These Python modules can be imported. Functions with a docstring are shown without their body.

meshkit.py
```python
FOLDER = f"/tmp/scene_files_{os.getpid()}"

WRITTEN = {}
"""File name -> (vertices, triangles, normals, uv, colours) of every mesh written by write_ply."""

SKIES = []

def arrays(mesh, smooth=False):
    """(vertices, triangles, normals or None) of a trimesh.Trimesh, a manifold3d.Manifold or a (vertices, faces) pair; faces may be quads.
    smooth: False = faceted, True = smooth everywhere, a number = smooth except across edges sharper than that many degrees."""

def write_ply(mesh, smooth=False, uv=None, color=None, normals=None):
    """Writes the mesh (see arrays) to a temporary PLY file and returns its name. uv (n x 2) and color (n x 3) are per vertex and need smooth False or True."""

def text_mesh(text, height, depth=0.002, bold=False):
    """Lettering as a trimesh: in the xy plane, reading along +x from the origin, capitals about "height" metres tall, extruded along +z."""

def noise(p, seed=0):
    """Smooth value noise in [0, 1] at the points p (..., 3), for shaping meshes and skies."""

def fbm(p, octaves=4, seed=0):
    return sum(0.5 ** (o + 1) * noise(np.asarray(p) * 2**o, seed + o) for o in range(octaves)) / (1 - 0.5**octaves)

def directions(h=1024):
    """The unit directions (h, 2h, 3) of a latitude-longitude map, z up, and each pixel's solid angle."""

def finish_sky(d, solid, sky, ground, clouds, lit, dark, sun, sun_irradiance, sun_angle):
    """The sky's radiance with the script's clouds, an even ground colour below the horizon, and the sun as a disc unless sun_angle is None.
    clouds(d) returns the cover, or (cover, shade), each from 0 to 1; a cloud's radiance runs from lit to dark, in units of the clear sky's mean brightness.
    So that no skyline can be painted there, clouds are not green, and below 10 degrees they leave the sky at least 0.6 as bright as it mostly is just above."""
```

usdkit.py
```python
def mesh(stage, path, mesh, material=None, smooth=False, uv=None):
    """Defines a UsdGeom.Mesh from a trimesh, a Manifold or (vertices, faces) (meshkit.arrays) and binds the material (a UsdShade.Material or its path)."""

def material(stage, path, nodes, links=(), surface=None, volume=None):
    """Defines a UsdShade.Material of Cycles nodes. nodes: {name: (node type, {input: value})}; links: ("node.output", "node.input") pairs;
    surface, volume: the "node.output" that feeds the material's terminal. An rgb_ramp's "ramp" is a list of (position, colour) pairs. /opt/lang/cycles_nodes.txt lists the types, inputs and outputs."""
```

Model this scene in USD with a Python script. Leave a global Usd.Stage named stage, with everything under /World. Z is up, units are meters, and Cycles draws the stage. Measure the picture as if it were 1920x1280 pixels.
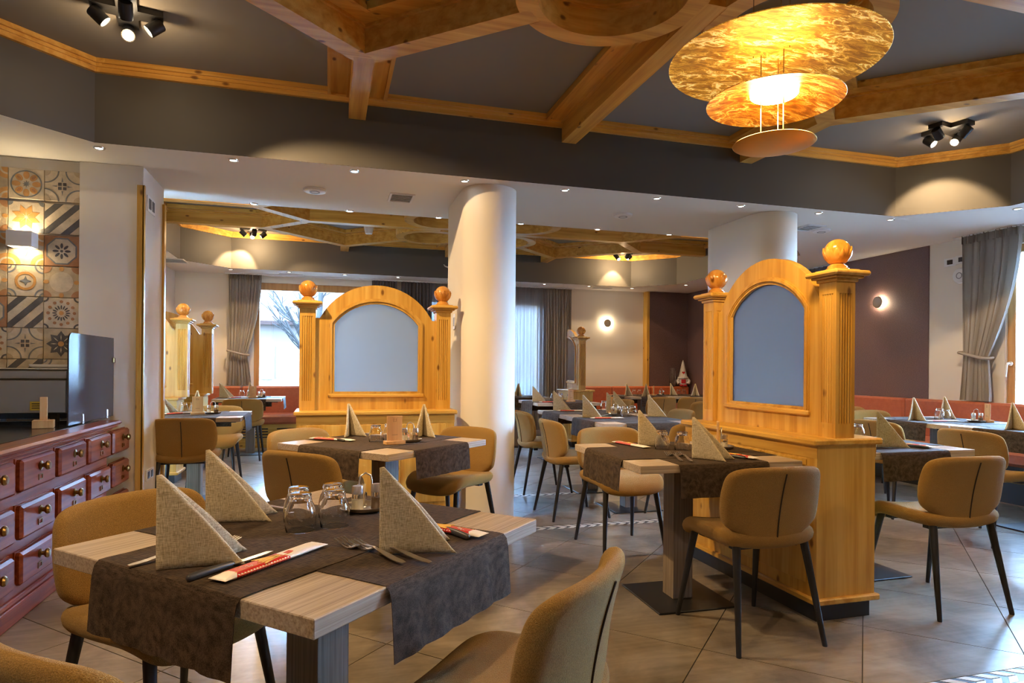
import math, random
import numpy as np, trimesh, usdkit, meshkit
from pxr import Usd, UsdGeom, UsdLux, UsdShade, Gf, Sdf
from shapely.geometry import Polygon, MultiPolygon, LineString, Point, box as sbox
from shapely import affinity
from shapely.ops import unary_union
from scipy.spatial import Delaunay

stage = Usd.Stage.CreateInMemory()
UsdGeom.SetStageUpAxis(stage, UsdGeom.Tokens.z)
UsdGeom.SetStageMetersPerUnit(stage, 1.0)
UsdGeom.Xform.Define(stage, '/World')
UsdGeom.Scope.Define(stage, '/World/Looks')

# ---------------------------------------------------------------- camera (x runs along the beam, y into the room)
HC, AL, RO = 1.1766, .2803, .0081
ca, sa, cr, sr = math.cos(AL), math.sin(AL), math.cos(RO), math.sin(RO)
right0, fwd, up0 = np.array([ca, -sa, 0]), np.array([sa, ca, 0]), np.array([0, 0, 1.0])
Rv, Uv = cr * right0 + sr * up0, cr * up0 - sr * right0
cam = UsdGeom.Camera.Define(stage, '/World/camera')
cam.AddTransformOp().Set(Gf.Matrix4d(*Rv, 0, *Uv, 0, *(-fwd), 0, 0, 0, HC, 1))
cam.CreateHorizontalApertureAttr(36.0); cam.CreateVerticalApertureAttr(24.0)
cam.CreateFocalLengthAttr(36 * 1196.5 / 1920)
cam.CreateVerticalApertureOffsetAttr(49.8 * 36 / 1920)
cam.CreateClippingRangeAttr((.05, 500)); cam.CreateFStopAttr(0.0)
cam.CreateExposureAttr(0.75)

# ---------------------------------------------------------------- daylight
WARM, COOL = (1.0, .68, .36), (1.0, .93, .84)
dome = UsdLux.DomeLight.Define(stage, '/World/sky_light')
dome.CreateIntensityAttr(20.0); dome.CreateColorAttr((.34, .62, 1.0))

def light_disk(name, p, aim, power, r=.035, col=WARM):
    l = UsdLux.DiskLight.Define(stage, '/World/' + name)
    d = np.array(aim, float); d /= np.linalg.norm(d)
    x = np.cross([0, 1, 0] if abs(d[2]) > .9 else [0, 0, 1], d); x /= np.linalg.norm(x); y = np.cross(d, x)
    z = -d; x = -x
    l.AddTransformOp().Set(Gf.Matrix4d(*x, 0, *y, 0, *z, 0, *p, 1))
    l.CreateRadiusAttr(r); l.CreateColorAttr(col); l.CreateIntensityAttr(power)
    return l

# ceiling spots: the heads of the four-way fixtures (positions of the heads themselves)
SPOTS = [(-1.05, 3.86), (4.64, 3.86), (-1.05, .60), (4.64, .60), (-1.02, 9.55), (4.62, 9.55), (-1.02, 6.35), (4.62, 6.35)]
AIMS = [  # fixture, aimed at, power
    (0, (1.0, 4.6, .7), 7500), (0, (.20, 1.9, .5), 3600), (0, (.2, 4.0, .3), 3200),
    (1, (2.4, 2.9, .2), 2200), (1, (4.1, 3.0, .1), 4200), (1, (6.3, 5.4, .7), 3200),
    (2, (.9, 2.6, .2), 3600), (2, (-1.5, 2.6, .4), 1500),
    (3, (2.9, 1.9, .1), 3000),
    (4, (-1.3, 8.0, .4), 2300), (4, (-1.7, 10.4, 1.2), 3400), (4, (1.2, 9.6, .6), 2000),
    (5, (5.2, 9.0, .4), 2300), (5, (4.6, 10.4, .9), 2200), (5, (3.0, 8.6, .5), 2600),
    (6, (-1.3, 6.4, .6), 2600), (6, (.6, 6.6, .2), 2600),
    (7, (5.9, 7.4, .5), 2300), (7, (2.6, 5.6, .5), 3600)]
for i, (k, tgt, pw) in enumerate(AIMS):
    c = np.array([SPOTS[k][0], SPOTS[k][1], 2.945]); d = np.array(tgt) - c; h = d[:2] / max(1e-6, np.linalg.norm(d[:2])); d /= np.linalg.norm(d)
    l = UsdLux.SphereLight.Define(stage, '/World/spot_light_%02d' % i)
    x = np.cross([0, 0, 1], d); x /= np.linalg.norm(x); y = np.cross(d, x)
    l.AddTransformOp().Set(Gf.Matrix4d(*(-x), 0, *y, 0, *(-d), 0, c[0] + h[0] * .17, c[1] + h[1] * .17, 2.93, 1))
    l.CreateRadiusAttr(.022); l.CreateColorAttr(WARM); l.CreateIntensityAttr(pw)
    sh = UsdLux.ShapingAPI.Apply(l.GetPrim()); sh.CreateShapingConeAngleAttr(40.0); sh.CreateShapingConeSoftnessAttr(.35)

for i, (x, y) in enumerate(SPOTS):   # stray light of each fixture
    l = UsdLux.SphereLight.Define(stage, '/World/spill_light_%02d' % i); l.AddTranslateOp().Set(Gf.Vec3d(x, y, 2.90)); l.CreateRadiusAttr(.025); l.CreateColorAttr(WARM); l.CreateIntensityAttr(200 if i < 4 else 800)

# ---------------------------------------------------------------- helpers
USED = {}
def uniq(parent, name):
    k = (parent, name); n = USED.get(k, 0); USED[k] = n + 1
    return '%s/%s' % (parent, name if n == 0 else '%s_%03d' % (name, n))
def ppath(parent):
    return '/World' if parent is None else (parent if isinstance(parent, str) else str(parent.GetPath()))
def obj(name, mesh, m, parent=None, smooth=False, label=None):
    if isinstance(mesh, (list, tuple)) and not (len(mesh) == 2 and isinstance(mesh[0], np.ndarray)): mesh = cat(mesh)
    o = usdkit.mesh(stage, uniq(ppath(parent), name), mesh, M[m], smooth=smooth).GetPrim()
    if label: o.SetCustomDataByKey('label', label)
    return o
def tag(o, label, category, group=None, kind=None):
    o.SetCustomDataByKey('label', label); o.SetCustomDataByKey('category', category)
    if group: o.SetCustomDataByKey('group', group)
    if kind: o.SetCustomDataByKey('kind', kind)
    return o
def place(x, loc, rz=0):
    x.ClearXformOpOrder()
    x.AddTranslateOp().Set(Gf.Vec3d(*map(float, loc))); x.AddRotateZOp().Set(float(rz))
def thing(name, label, category, loc=(0, 0, 0), rz=0, group=None, kind=None):
    x = UsdGeom.Xform.Define(stage, uniq('/World', name)); place(x, loc, rz)
    return tag(x.GetPrim(), label, category, group, kind)
def struct(name, mesh, m, smooth=False):
    o = obj(name, mesh, m, None, smooth); o.SetCustomDataByKey('kind', 'structure'); return o
def struct_x(name):
    o = UsdGeom.Xform.Define(stage, uniq('/World', name)).GetPrim(); o.SetCustomDataByKey('kind', 'structure'); return o
FIRST = {}
def again(name, build, label, category, loc, rz=0, group=None):
    """The first of a kind is built with its parts, every other one references it."""
    if name not in FIRST:
        FIRST[name] = t = thing(name, label, category, loc, rz, group); build(t); return t
    t = thing(name, label, category, loc, rz, group)
    t.GetReferences().AddInternalReference(FIRST[name].GetPath()); t.SetInstanceable(True)
    return t

cat = trimesh.util.concatenate
def box(x0, x1, y0, y1, z0, z1, b=0):
    if b <= 0:
        m = trimesh.creation.box((abs(x1 - x0), abs(y1 - y0), abs(z1 - z0))); m.apply_translation(((x0 + x1) / 2, (y0 + y1) / 2, (z0 + z1) / 2)); return m
    pts = []
    for x, sx in ((min(x0, x1), 1), (max(x0, x1), -1)):
        for y, sy in ((min(y0, y1), 1), (max(y0, y1), -1)):
            for z, sz in ((min(z0, z1), 1), (max(z0, z1), -1)):
                pts += [(x + sx * b, y + sy * b, z), (x + sx * b, y, z + sz * b), (x, y + sy * b, z + sz * b)]
    return trimesh.convex.convex_hull(np.array(pts))
def polys(g):
    if g.is_empty: return []
    return [p for p in getattr(g, 'geoms', [g]) if p.geom_type == 'Polygon' and p.area > 1e-8]
def prism(g, z0, z1):
    out = []
    for p in polys(g):
        m = trimesh.creation.extrude_polygon(p, z1 - z0, engine='earcut'); m.apply_translation((0, 0, z0)); out.append(m)
    return cat(out)
def plate(g, y0, y1):
    """polygon drawn in (x, z), extruded along y"""
    m = prism(g, 0, y1 - y0); v = m.vertices.copy()
    m.vertices = np.c_[v[:, 0], y1 - v[:, 2], v[:, 1]]; return m
def mv(m, d=(0, 0, 0), rz=0, ry=0, rx=0):
    m = m.copy()
    for a, ax in ((rx, (1, 0, 0)), (ry, (0, 1, 0)), (rz, (0, 0, 1))):
        if a: m.apply_transform(trimesh.transformations.rotation_matrix(math.radians(a), ax))
    m.apply_translation(d); return m
def lathe(prof, n=24):
    prof = np.array(prof, float); a = np.arange(n) * 2 * np.pi / n
    v = np.stack([prof[:, None, 0] * np.cos(a), prof[:, None, 0] * np.sin(a), np.repeat(prof[:, 1:2], n, 1)], -1).reshape(-1, 3)
    f = []
    for i in range(len(prof) - 1):
        for j in range(n):
            k = (j + 1) % n
            f += [[i * n + j, i * n + k, (i + 1) * n + k], [i * n + j, (i + 1) * n + k, (i + 1) * n + j]]
    m = trimesh.Trimesh(v, f, process=False); m.merge_vertices(); m.update_faces(m.nondegenerate_faces()); return m
def tube(pts, r, n=8, cap=True):
    p = np.array(pts, float); r = np.broadcast_to(np.array(r, float), (len(p),))
    t = np.gradient(p, axis=0); t /= np.linalg.norm(t, axis=1, keepdims=True) + 1e-12
    ref = np.array([0, 0, 1.0]) if abs(t[0][2]) < .9 else np.array([1.0, 0, 0])
    a0 = np.cross(t[0], ref); a0 /= np.linalg.norm(a0); A = []
    for ti in t:
        a0 = a0 - ti * (a0 @ ti); a0 /= np.linalg.norm(a0); A.append(a0)
    A = np.array(A); B = np.cross(t, A); g = np.arange(n) * 2 * np.pi / n
    v = (p[:, None] + r[:, None, None] * (np.cos(g)[None, :, None] * A[:, None] + np.sin(g)[None, :, None] * B[:, None])).reshape(-1, 3)
    f = []
    for i in range(len(p) - 1):
        for j in range(n):
            k = (j + 1) % n; f += [[i * n + j, i * n + k, (i + 1) * n + k], [i * n + j, (i + 1) * n + k, (i + 1) * n + j]]
    if cap:
        v = np.vstack([v, p[0], p[-1]]); a, b = len(v) - 2, len(v) - 1; e = (len(p) - 1) * n
        for j in range(n):
            k = (j + 1) % n; f += [[a, k, j], [b, e + j, e + k]]
    return trimesh.Trimesh(v, f, process=False)
def spline(pts, n=8, closed=True):
    p = np.array(pts, float); N = len(p); out = []
    for i in range(N if closed else N - 1):
        q = [p[(i + k) % N] if closed else p[min(max(i + k, 0), N - 1)] for k in (-1, 0, 1, 2)]
        for t in np.arange(n) / n:
            out.append(.5 * (2 * q[1] + (q[2] - q[0]) * t + (2 * q[0] - 5 * q[1] + 4 * q[2] - q[3]) * t * t + (3 * q[1] - q[0] - 3 * q[2] + q[3]) * t ** 3))
    if not closed: out.append(p[-1])
    return np.array(out)
def mirror(half):
    return list(half) + [(-x, y) for x, y in half[::-1] if abs(x) > 1e-9]
def pillow(outline, step, T, r, fmap, edge=.0):
    """A cushion: outline polygon in (u, v), thickness T falling off over r at the border, mapped by fmap(u, v, w)."""
    pg = Polygon(outline)
    bd = np.array(pg.exterior.segmentize(step).coords)[:-1]
    x0, y0, x1, y1 = pg.bounds; rings = [bd]
    for dlt in (r * .12, r * .4, r * .8):
        q = pg.buffer(-dlt)
        for g in polys(q): rings.append(np.array(g.exterior.segmentize(step).coords)[:-1])
    inner = pg.buffer(-r * 1.1)
    gx, gy = np.meshgrid(np.arange(x0, x1, step), np.arange(y0, y1, step)); gp = np.c_[gx.ravel(), gy.ravel()]
    if not inner.is_empty:
        from shapely import contains_xy
        rings.append(gp[contains_xy(inner, gp[:, 0], gp[:, 1])])
    P = np.vstack(rings); nb = len(bd); tri = Delaunay(P).simplices
    from shapely import contains_xy, distance, points
    c = P[tri].mean(1); tri = tri[contains_xy(pg.buffer(1e-6), c[:, 0], c[:, 1])]
    e = P[tri]; s = (e[:, 1, 0] - e[:, 0, 0]) * (e[:, 2, 1] - e[:, 0, 1]) - (e[:, 1, 1] - e[:, 0, 1]) * (e[:, 2, 0] - e[:, 0, 0])
    tri = np.where(s[:, None] < 0, tri[:, ::-1], tri); tri = tri[np.abs(s) > 1e-12]
    d = distance(pg.exterior, points(P)); d[:nb] = 0
    q = np.clip(d / r, 0, 1); h = edge / 2 + (T - edge) / 2 * np.sqrt(np.clip(1 - (1 - q) ** 2, 0, 1))
    top = fmap(P[:, 0], P[:, 1], h); bot = fmap(P[:, 0], P[:, 1], -h)
    n = len(P); f = np.vstack([tri, tri[:, ::-1] + n])
    if edge > 0:
        j = np.arange(nb); k = (j + 1) % nb; f = np.vstack([f, np.c_[j, j + n, k], np.c_[k, j + n, k + n]])
    m = trimesh.Trimesh(np.vstack([top, bot]), f, process=False)
    if edge <= 0: m.merge_vertices(digits_vertex=7)
    if m.volume < 0: m.invert()
    return m
def text(s, h, depth=.0008, bold=False):
    return meshkit.text_mesh(s, h, depth, bold)

# ---------------------------------------------------------------- materials
M = {}
def mk(name, nodes, links, surface='p.BSDF'):
    M[name] = usdkit.material(stage, '/World/Looks/' + name, nodes, links, surface=surface)
def plain(name, col, rough=.5, metal=0.0, spec=.5, **kw):
    mk(name, {'p': ('principled_bsdf', dict(base_color=col, roughness=rough, metallic=metal, specular_ior_level=spec, **kw))}, [])
def mottled(name, c0, c1, scale, rough=.5, bump=0, bscale=None, spec=.5, stretch=(1, 1, 1), rand=0.0, detail=4, **kw):
    n = {'t': ('texture_coordinate', {}), 'm': ('mapping', {'scale': stretch}), 'n': ('noise_texture', {'scale': scale, 'detail': detail, 'roughness': .6}),
         'r': ('rgb_ramp', {'ramp': [(.3, c0), (.7, c1)]}), 'p': ('principled_bsdf', dict(roughness=rough, specular_ior_level=spec, **kw))}
    l = [('t.object', 'm.vector'), ('m.vector', 'n.vector'), ('n.fac', 'r.fac')]
    src = 'r.color'
    if rand:
        n['o'] = ('object_info', {}); n['q'] = ('math', {'math_type': 'multiply_add', 'value2': rand, 'value3': 1 - rand / 2}); n['h'] = ('hsv', {})
        l += [('o.random', 'q.value1'), ('q.value', 'h.value'), ('r.color', 'h.color')]; src = 'h.color'
    l.append((src, 'p.base_color'))
    if bump:
        n['b'] = ('bump', {'strength': bump, 'distance': .004})
        if bscale: n['n2'] = ('noise_texture', {'scale': bscale, 'detail': 3}); l += [('m.vector', 'n2.vector'), ('n2.fac', 'b.height')]
        else: l.append(('n.fac', 'b.height'))
        l.append(('b.normal', 'p.normal'))
    mk(name, n, l)
def wood(name, axis, c0, c1, c2, rough=.4, knots=True, grain=1.0, spec=.4, rand=.12):
    st = [22.0 * grain] * 3; st[axis] = 1.1 * grain ** .4
    kt = [9.0, 9.0, 9.0]; kt[axis] = 4.6
    n = {'t': ('texture_coordinate', {}), 'o': ('object_info', {}), 'sh': ('vector_math', {'math_type': 'scale', 'vector1': (7.3, 3.1, 5.7)}), 'ad': ('vector_math', {'math_type': 'add'}),
         'm': ('mapping', {'scale': st}), 'n': ('noise_texture', {'scale': 1.0, 'detail': 5, 'roughness': .55, 'distortion': .35}),
         'r': ('rgb_ramp', {'ramp': [(.34, c0), (.5, c1), (.66, c2)]}),
         'q': ('math', {'math_type': 'multiply_add', 'value2': rand, 'value3': 1 - rand / 2}), 'h': ('hsv', {}),
         'b': ('bump', {'strength': .10, 'distance': .002}), 'p': ('principled_bsdf', dict(roughness=rough, specular_ior_level=spec))}
    l = [('o.random', 'sh.scale'), ('t.object', 'ad.vector1'), ('sh.vector', 'ad.vector2'), ('ad.vector', 'm.vector'), ('m.vector', 'n.vector'), ('n.fac', 'r.fac'), ('n.fac', 'b.height'), ('b.normal', 'p.normal'), ('o.random', 'q.value1'), ('q.value', 'h.value')]
    if knots:
        n['mk'] = ('mapping', {'scale': kt}); n['v'] = ('voronoi_texture', {'scale': 1.0, 'randomness': 1.0}); n['kr'] = ('rgb_ramp', {'ramp': [(0, (1, 1, 1)), (.07, (.85, .85, .85)), (.135, (0, 0, 0))]})
        n['mx'] = ('mix_color', {'b': (c0[0] * .30, c0[1] * .22, c0[2] * .16)})
        l += [('ad.vector', 'mk.vector'), ('mk.vector', 'v.vector'), ('v.distance', 'kr.fac'), ('kr.color', 'mx.fac'), ('r.color', 'mx.a'), ('mx.result', 'h.color')]
    else: l.append(('r.color', 'h.color'))
    l.append(('h.color', 'p.base_color'))
    mk(name, n, l)
PINE = ((.46, .235, .032), (.58, .325, .055), (.66, .395, .09))
for a, s in enumerate('xyz'): wood('pine_' + s, a, *PINE, rough=.34)
for a, s in enumerate('xy'): wood('beam_' + s, a, (.48, .225, .034), (.60, .31, .056), (.68, .38, .09), rough=.36)
wood('oak_x', 0, (.27, .205, .145), (.41, .325, .24), (.50, .41, .31), rough=.42, knots=False, grain=8)
wood('oak_z', 2, (.13, .098, .070), (.20, .155, .115), (.25, .20, .15), rough=.5, knots=False, grain=8)  # darker copy of oak_x: shade under the tabletop put into the pedestal colour
wood('red_y', 1, (.155, .026, .007), (.24, .050, .013), (.33, .082, .024), rough=.36, knots=False, grain=1.6, spec=.5)
wood('beech', 2, (.50, .27, .10), (.58, .33, .13), (.64, .38, .16), rough=.5, knots=False)
wood('window_wood', 2, (.42, .20, .06), (.50, .25, .08), (.56, .30, .10), rough=.4, knots=False)
plain('white_wall', (.76, .71, .63), .85, spec=.2)
plain('soffit_white', (.76, .73, .68), .8, spec=.2)
plain('grey_ceiling', (.22, .205, .185), .7, spec=.3)
plain('fascia_grey', (.085, .078, .068), .6, spec=.3)
mottled('purple_wall', (.105, .060, .056), (.165, .098, .090), 1, .55, .5, None, .4, (60, 60, 260))
mottled('orange_leather', (.36, .085, .026), (.43, .11, .036), 30, .5, .15, 300)
mottled('boucle', (.185, .098, .023), (.40, .23, .062), 420, .95, .8, 520, .15, sheen_weight=.25, sheen_roughness=.5, sheen_tint=(1, .8, .45))
plain('seam_dark', (.03, .018, .008), .9)
plain('black_metal', (.012, .012, .013), .45, spec=.5)
plain('kick_black', (.014, .014, .016), .4)
plain('steel', (.84, .82, .79), .26, 1.0)
plain('brushed_steel', (.50, .47, .42), .38, 1.0)
plain('brass', (.30, .20, .075), .34, 1.0)
plain('white_plastic', (.78, .78, .78), .4)
plain('grey_plastic', (.30, .30, .31), .4)
plain('dark_plastic', (.03, .03, .035), .4)
plain('black_glossy', (.012, .012, .012), .12)
plain('grout', (.055, .048, .042), .9)
plain('salt', (.80, .74, .60), .9)
plain('pepper', (.16, .10, .06), .9)
plain('pick', (.72, .55, .30), .8)
plain('red_print', (.55, .018, .012), .35)
plain('white_print', (.80, .76, .70), .4)
plain('yellow_print', (.78, .46, .08), .5)
plain('yellow_label', (.75, .55, .05), .5)
plain('dark_ink', (.05, .035, .02), .7)
plain('brown_ink', (.25, .13, .05), .7)
plain('knife_grey', (.045, .043, .042), .4)
plain('gnome_white', (.75, .72, .68), .95)
plain('gnome_red', (.50, .02, .025), .9)
plain('plaster_rough', (.52, .47, .40), .95)
def weave(name, c0, c1, s1, s2, rough=.9, bump=.3, sheen=.03):
    n = {'t': ('texture_coordinate', {}), 'm1': ('mapping', {'scale': s1}), 'm2': ('mapping', {'scale': s2}), 'n1': ('noise_texture', {'scale': 1.0, 'detail': 2}), 'n2': ('noise_texture', {'scale': 1.0, 'detail': 2}),
         'a': ('math', {'math_type': 'add'}), 'd': ('math', {'math_type': 'multiply', 'value2': .5}), 'r': ('rgb_ramp', {'ramp': [(.36, c0), (.62, c1)]}), 'b': ('bump', {'strength': bump, 'distance': .001}),
         'p': ('principled_bsdf', {'roughness': rough, 'specular_ior_level': .2, 'sheen_weight': sheen})}
    mk(name, n, [('t.object', 'm1.vector'), ('t.object', 'm2.vector'), ('m1.vector', 'n1.vector'), ('m2.vector', 'n2.vector'), ('n1.fac', 'a.value1'), ('n2.fac', 'a.value2'), ('a.value', 'd.value1'), ('d.value', 'r.fac'), ('r.color', 'p.base_color'), ('d.value', 'b.height'), ('b.normal', 'p.normal')])
weave('runner_brown', (.016, .0098, .0055), (.082, .054, .033), (480, 42, 42), (42, 480, 480))
weave('napkin_linen', (.27, .215, .125), (.66, .565, .39), (800, 800, 70), (70, 70, 800), bump=.2)
def curtain_mat(name, col, transl):
    mk(name, {'d': ('diffuse_bsdf', {'color': col}), 't': ('translucent_bsdf', {'color': col}), 'x': ('mix_closure', {'fac': transl})}, [('d.BSDF', 'x.closure1'), ('t.BSDF', 'x.closure2')], 'x.closure')
curtain_mat('curtain_grey', (.47, .43, .385), .25)
curtain_mat('curtain_dark', (.20, .185, .18), .2)
mk('sheer', {'d': ('diffuse_bsdf', {'color': (.42, .39, .38)}), 't': ('translucent_bsdf', {'color': (.42, .39, .38)}), 'x': ('mix_closure', {'fac': .5}), 'c': ('transparent_bsdf', {}), 'y': ('mix_closure', {'fac': .36})},
   [('d.BSDF', 'x.closure1'), ('t.BSDF', 'x.closure2'), ('x.closure', 'y.closure1'), ('c.BSDF', 'y.closure2')], 'y.closure')
mk('glass', {'p': ('principled_bsdf', {'base_color': (1, 1, 1), 'roughness': .0, 'ior': 1.48, 'transmission_weight': 1.0})}, [])
mk('pane', {'f': ('fresnel', {'IOR': 1.45}), 'c': ('transparent_bsdf', {'color': (.97, .98, 1)}), 'g': ('glossy_bsdf', {'color': (1, 1, 1), 'roughness': .0}), 'x': ('mix_closure', {})}, [('f.fac', 'x.fac'), ('c.BSDF', 'x.closure1'), ('g.BSDF', 'x.closure2')], 'x.closure')
mk('frosted', {'p': ('principled_bsdf', {'base_color': (.80, .90, 1.0), 'roughness': .55, 'ior': 1.35, 'transmission_weight': 1.0}), 't': ('translucent_bsdf', {'color': (.72, .86, 1.0)}), 'x': ('mix_closure', {'fac': .5})}, [('p.BSDF', 'x.closure1'), ('t.BSDF', 'x.closure2')], 'x.closure')  # blue of the daylight behind is put into the tint
mk('grey_pane', {'p': ('principled_bsdf', {'base_color': (.42, .42, .43), 'roughness': .5, 'ior': 1.3, 'transmission_weight': 1.0}), 't': ('translucent_bsdf', {'color': (.26, .25, .245)}), 'x': ('mix_closure', {'fac': .6})}, [('p.BSDF', 'x.closure1'), ('t.BSDF', 'x.closure2')], 'x.closure')  # darker copy of the frosted glass, weak backlight put into its tint
mk('smoked_glass', {'p': ('principled_bsdf', {'base_color': (.045, .042, .045), 'roughness': .18, 'specular_ior_level': .6})}, [])
def glow(name, col, s): mk(name, {'e': ('emission', {'color': col, 'strength': s})}, [], 'e.emission')
glow('led_white', (.85, .94, 1.0), 14.0)
glow('spot_glow', (1.0, .86, .62), 60.0)
glow('bulb_glow', (1.0, .78, .42), 26.0)
glow('halo_glow', (1.0, .80, .52), 70.0)
glow('cube_glow', (1.0, .78, .45), 40.0)
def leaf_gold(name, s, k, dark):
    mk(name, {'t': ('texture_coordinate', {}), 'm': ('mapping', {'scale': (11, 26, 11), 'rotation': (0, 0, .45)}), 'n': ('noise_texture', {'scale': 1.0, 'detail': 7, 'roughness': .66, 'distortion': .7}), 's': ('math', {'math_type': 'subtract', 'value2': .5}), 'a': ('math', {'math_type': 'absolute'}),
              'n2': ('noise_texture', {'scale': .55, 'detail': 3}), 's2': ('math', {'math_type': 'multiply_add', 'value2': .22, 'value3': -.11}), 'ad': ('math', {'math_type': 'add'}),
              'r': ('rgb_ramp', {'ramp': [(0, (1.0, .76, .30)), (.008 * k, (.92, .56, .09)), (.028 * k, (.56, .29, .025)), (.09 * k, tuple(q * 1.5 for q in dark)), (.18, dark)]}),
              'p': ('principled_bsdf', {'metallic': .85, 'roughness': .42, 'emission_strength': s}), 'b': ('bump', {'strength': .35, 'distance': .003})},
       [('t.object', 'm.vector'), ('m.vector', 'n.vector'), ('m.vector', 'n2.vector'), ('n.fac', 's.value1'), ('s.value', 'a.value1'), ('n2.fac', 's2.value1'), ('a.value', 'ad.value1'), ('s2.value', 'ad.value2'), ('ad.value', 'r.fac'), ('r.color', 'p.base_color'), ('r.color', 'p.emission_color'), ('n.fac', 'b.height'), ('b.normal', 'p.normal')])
leaf_gold('gold_big', .30, 1.0, (.26, .11, .008)); leaf_gold('gold_mid', .22, 1.0, (.24, .095, .008)); plain('gold_low', (.56, .32, .06), .38, 1.0)  # emission on the upper discs stands in for bulb light reflected by the metal
# floor tiles: cloudy stoneware
mk('floor_tile', {'t': ('geometry', {}), 'm': ('mapping', {'scale': (1, 1, 1)}), 'o': ('object_info', {}), 'n': ('noise_texture', {'scale': 2.6, 'detail': 8, 'roughness': .62, 'distortion': .6}), 'm2': ('mapping', {'scale': (3, 40, 3), 'rotation': (0, 0, .6)}), 'n2': ('noise_texture', {'scale': 1.0, 'detail': 4}),
    'r': ('rgb_ramp', {'ramp': [(.45, (.125, .102, .076)), (.62, (.20, .168, .130)), (.80, (.285, .245, .195))]}), 'a': ('math', {'math_type': 'multiply_add', 'value2': .25}), 'q': ('math', {'math_type': 'multiply_add', 'value2': .22, 'value3': .89}), 'h': ('hsv', {}), 'p': ('principled_bsdf', {'roughness': .27, 'specular_ior_level': .5}), 'b': ('bump', {'strength': .08, 'distance': .003})},
   [('t.position', 'm.vector'), ('t.position', 'm2.vector'), ('m.vector', 'n.vector'), ('m2.vector', 'n2.vector'), ('n2.fac', 'a.value1'), ('n.fac', 'a.value3'), ('a.value', 'r.fac'), ('r.color', 'h.color'), ('o.random', 'q.value1'), ('q.value', 'h.value'), ('h.color', 'p.base_color'), ('n.fac', 'b.height'), ('b.normal', 'p.normal')])
plain('mosaic_light', (.62, .58, .52), .4); plain('mosaic_dark', (.05, .045, .042), .4)
# ================================================================ the setting
ZC, ZG = 2.575, 3.09
room = sbox(-3.3, -1.5, 6.41, 10.5)
# floor: slab and single tiles laid at 45 degrees, with mosaic border strips
floor = struct_x('floor')
obj('screed', box(-3.3, 6.6, -1.6, 10.7, -.06, -.004), 'grout', floor)
strips = [sbox(-1.2, 4.405, 6.4, 4.500), sbox(-1.2, 5.600, 6.4, 5.695), sbox(1.6, 1.795, 6.4, 1.885)]
bare = sbox(-3.3, -.4, 6.41, 10.5).difference(unary_union(strips))
r2 = math.sqrt(.5); SA, SB = .88 * r2, .835 * r2
for i in range(-12, 24):
    for j in range(-16, 18):
        p0 = 3.88 * r2 + i * SA; q0 = .0 * r2 + j * SB; g = .0022
        pts = [((p - q) * r2, (p + q) * r2) for p, q in ((p0 + g, q0 + g), (p0 + SA - g, q0 + g), (p0 + SA - g, q0 + SB - g), (p0 + g, q0 + SB - g))]
        c = np.mean(pts, 0)
        if c[1] < .2 or c[0] < -3.6 or c[0] > 6.8 or c[1] > 10.8: continue
        if c[0] < -1.5 and c[1] < 5.5: continue
        t = Polygon(pts).intersection(bare)
        if t.is_empty or t.area < .002: continue
        m = prism(t, -.02, 0)
        obj('tile', m, 'floor_tile', floor)
n_cell = 0
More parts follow.
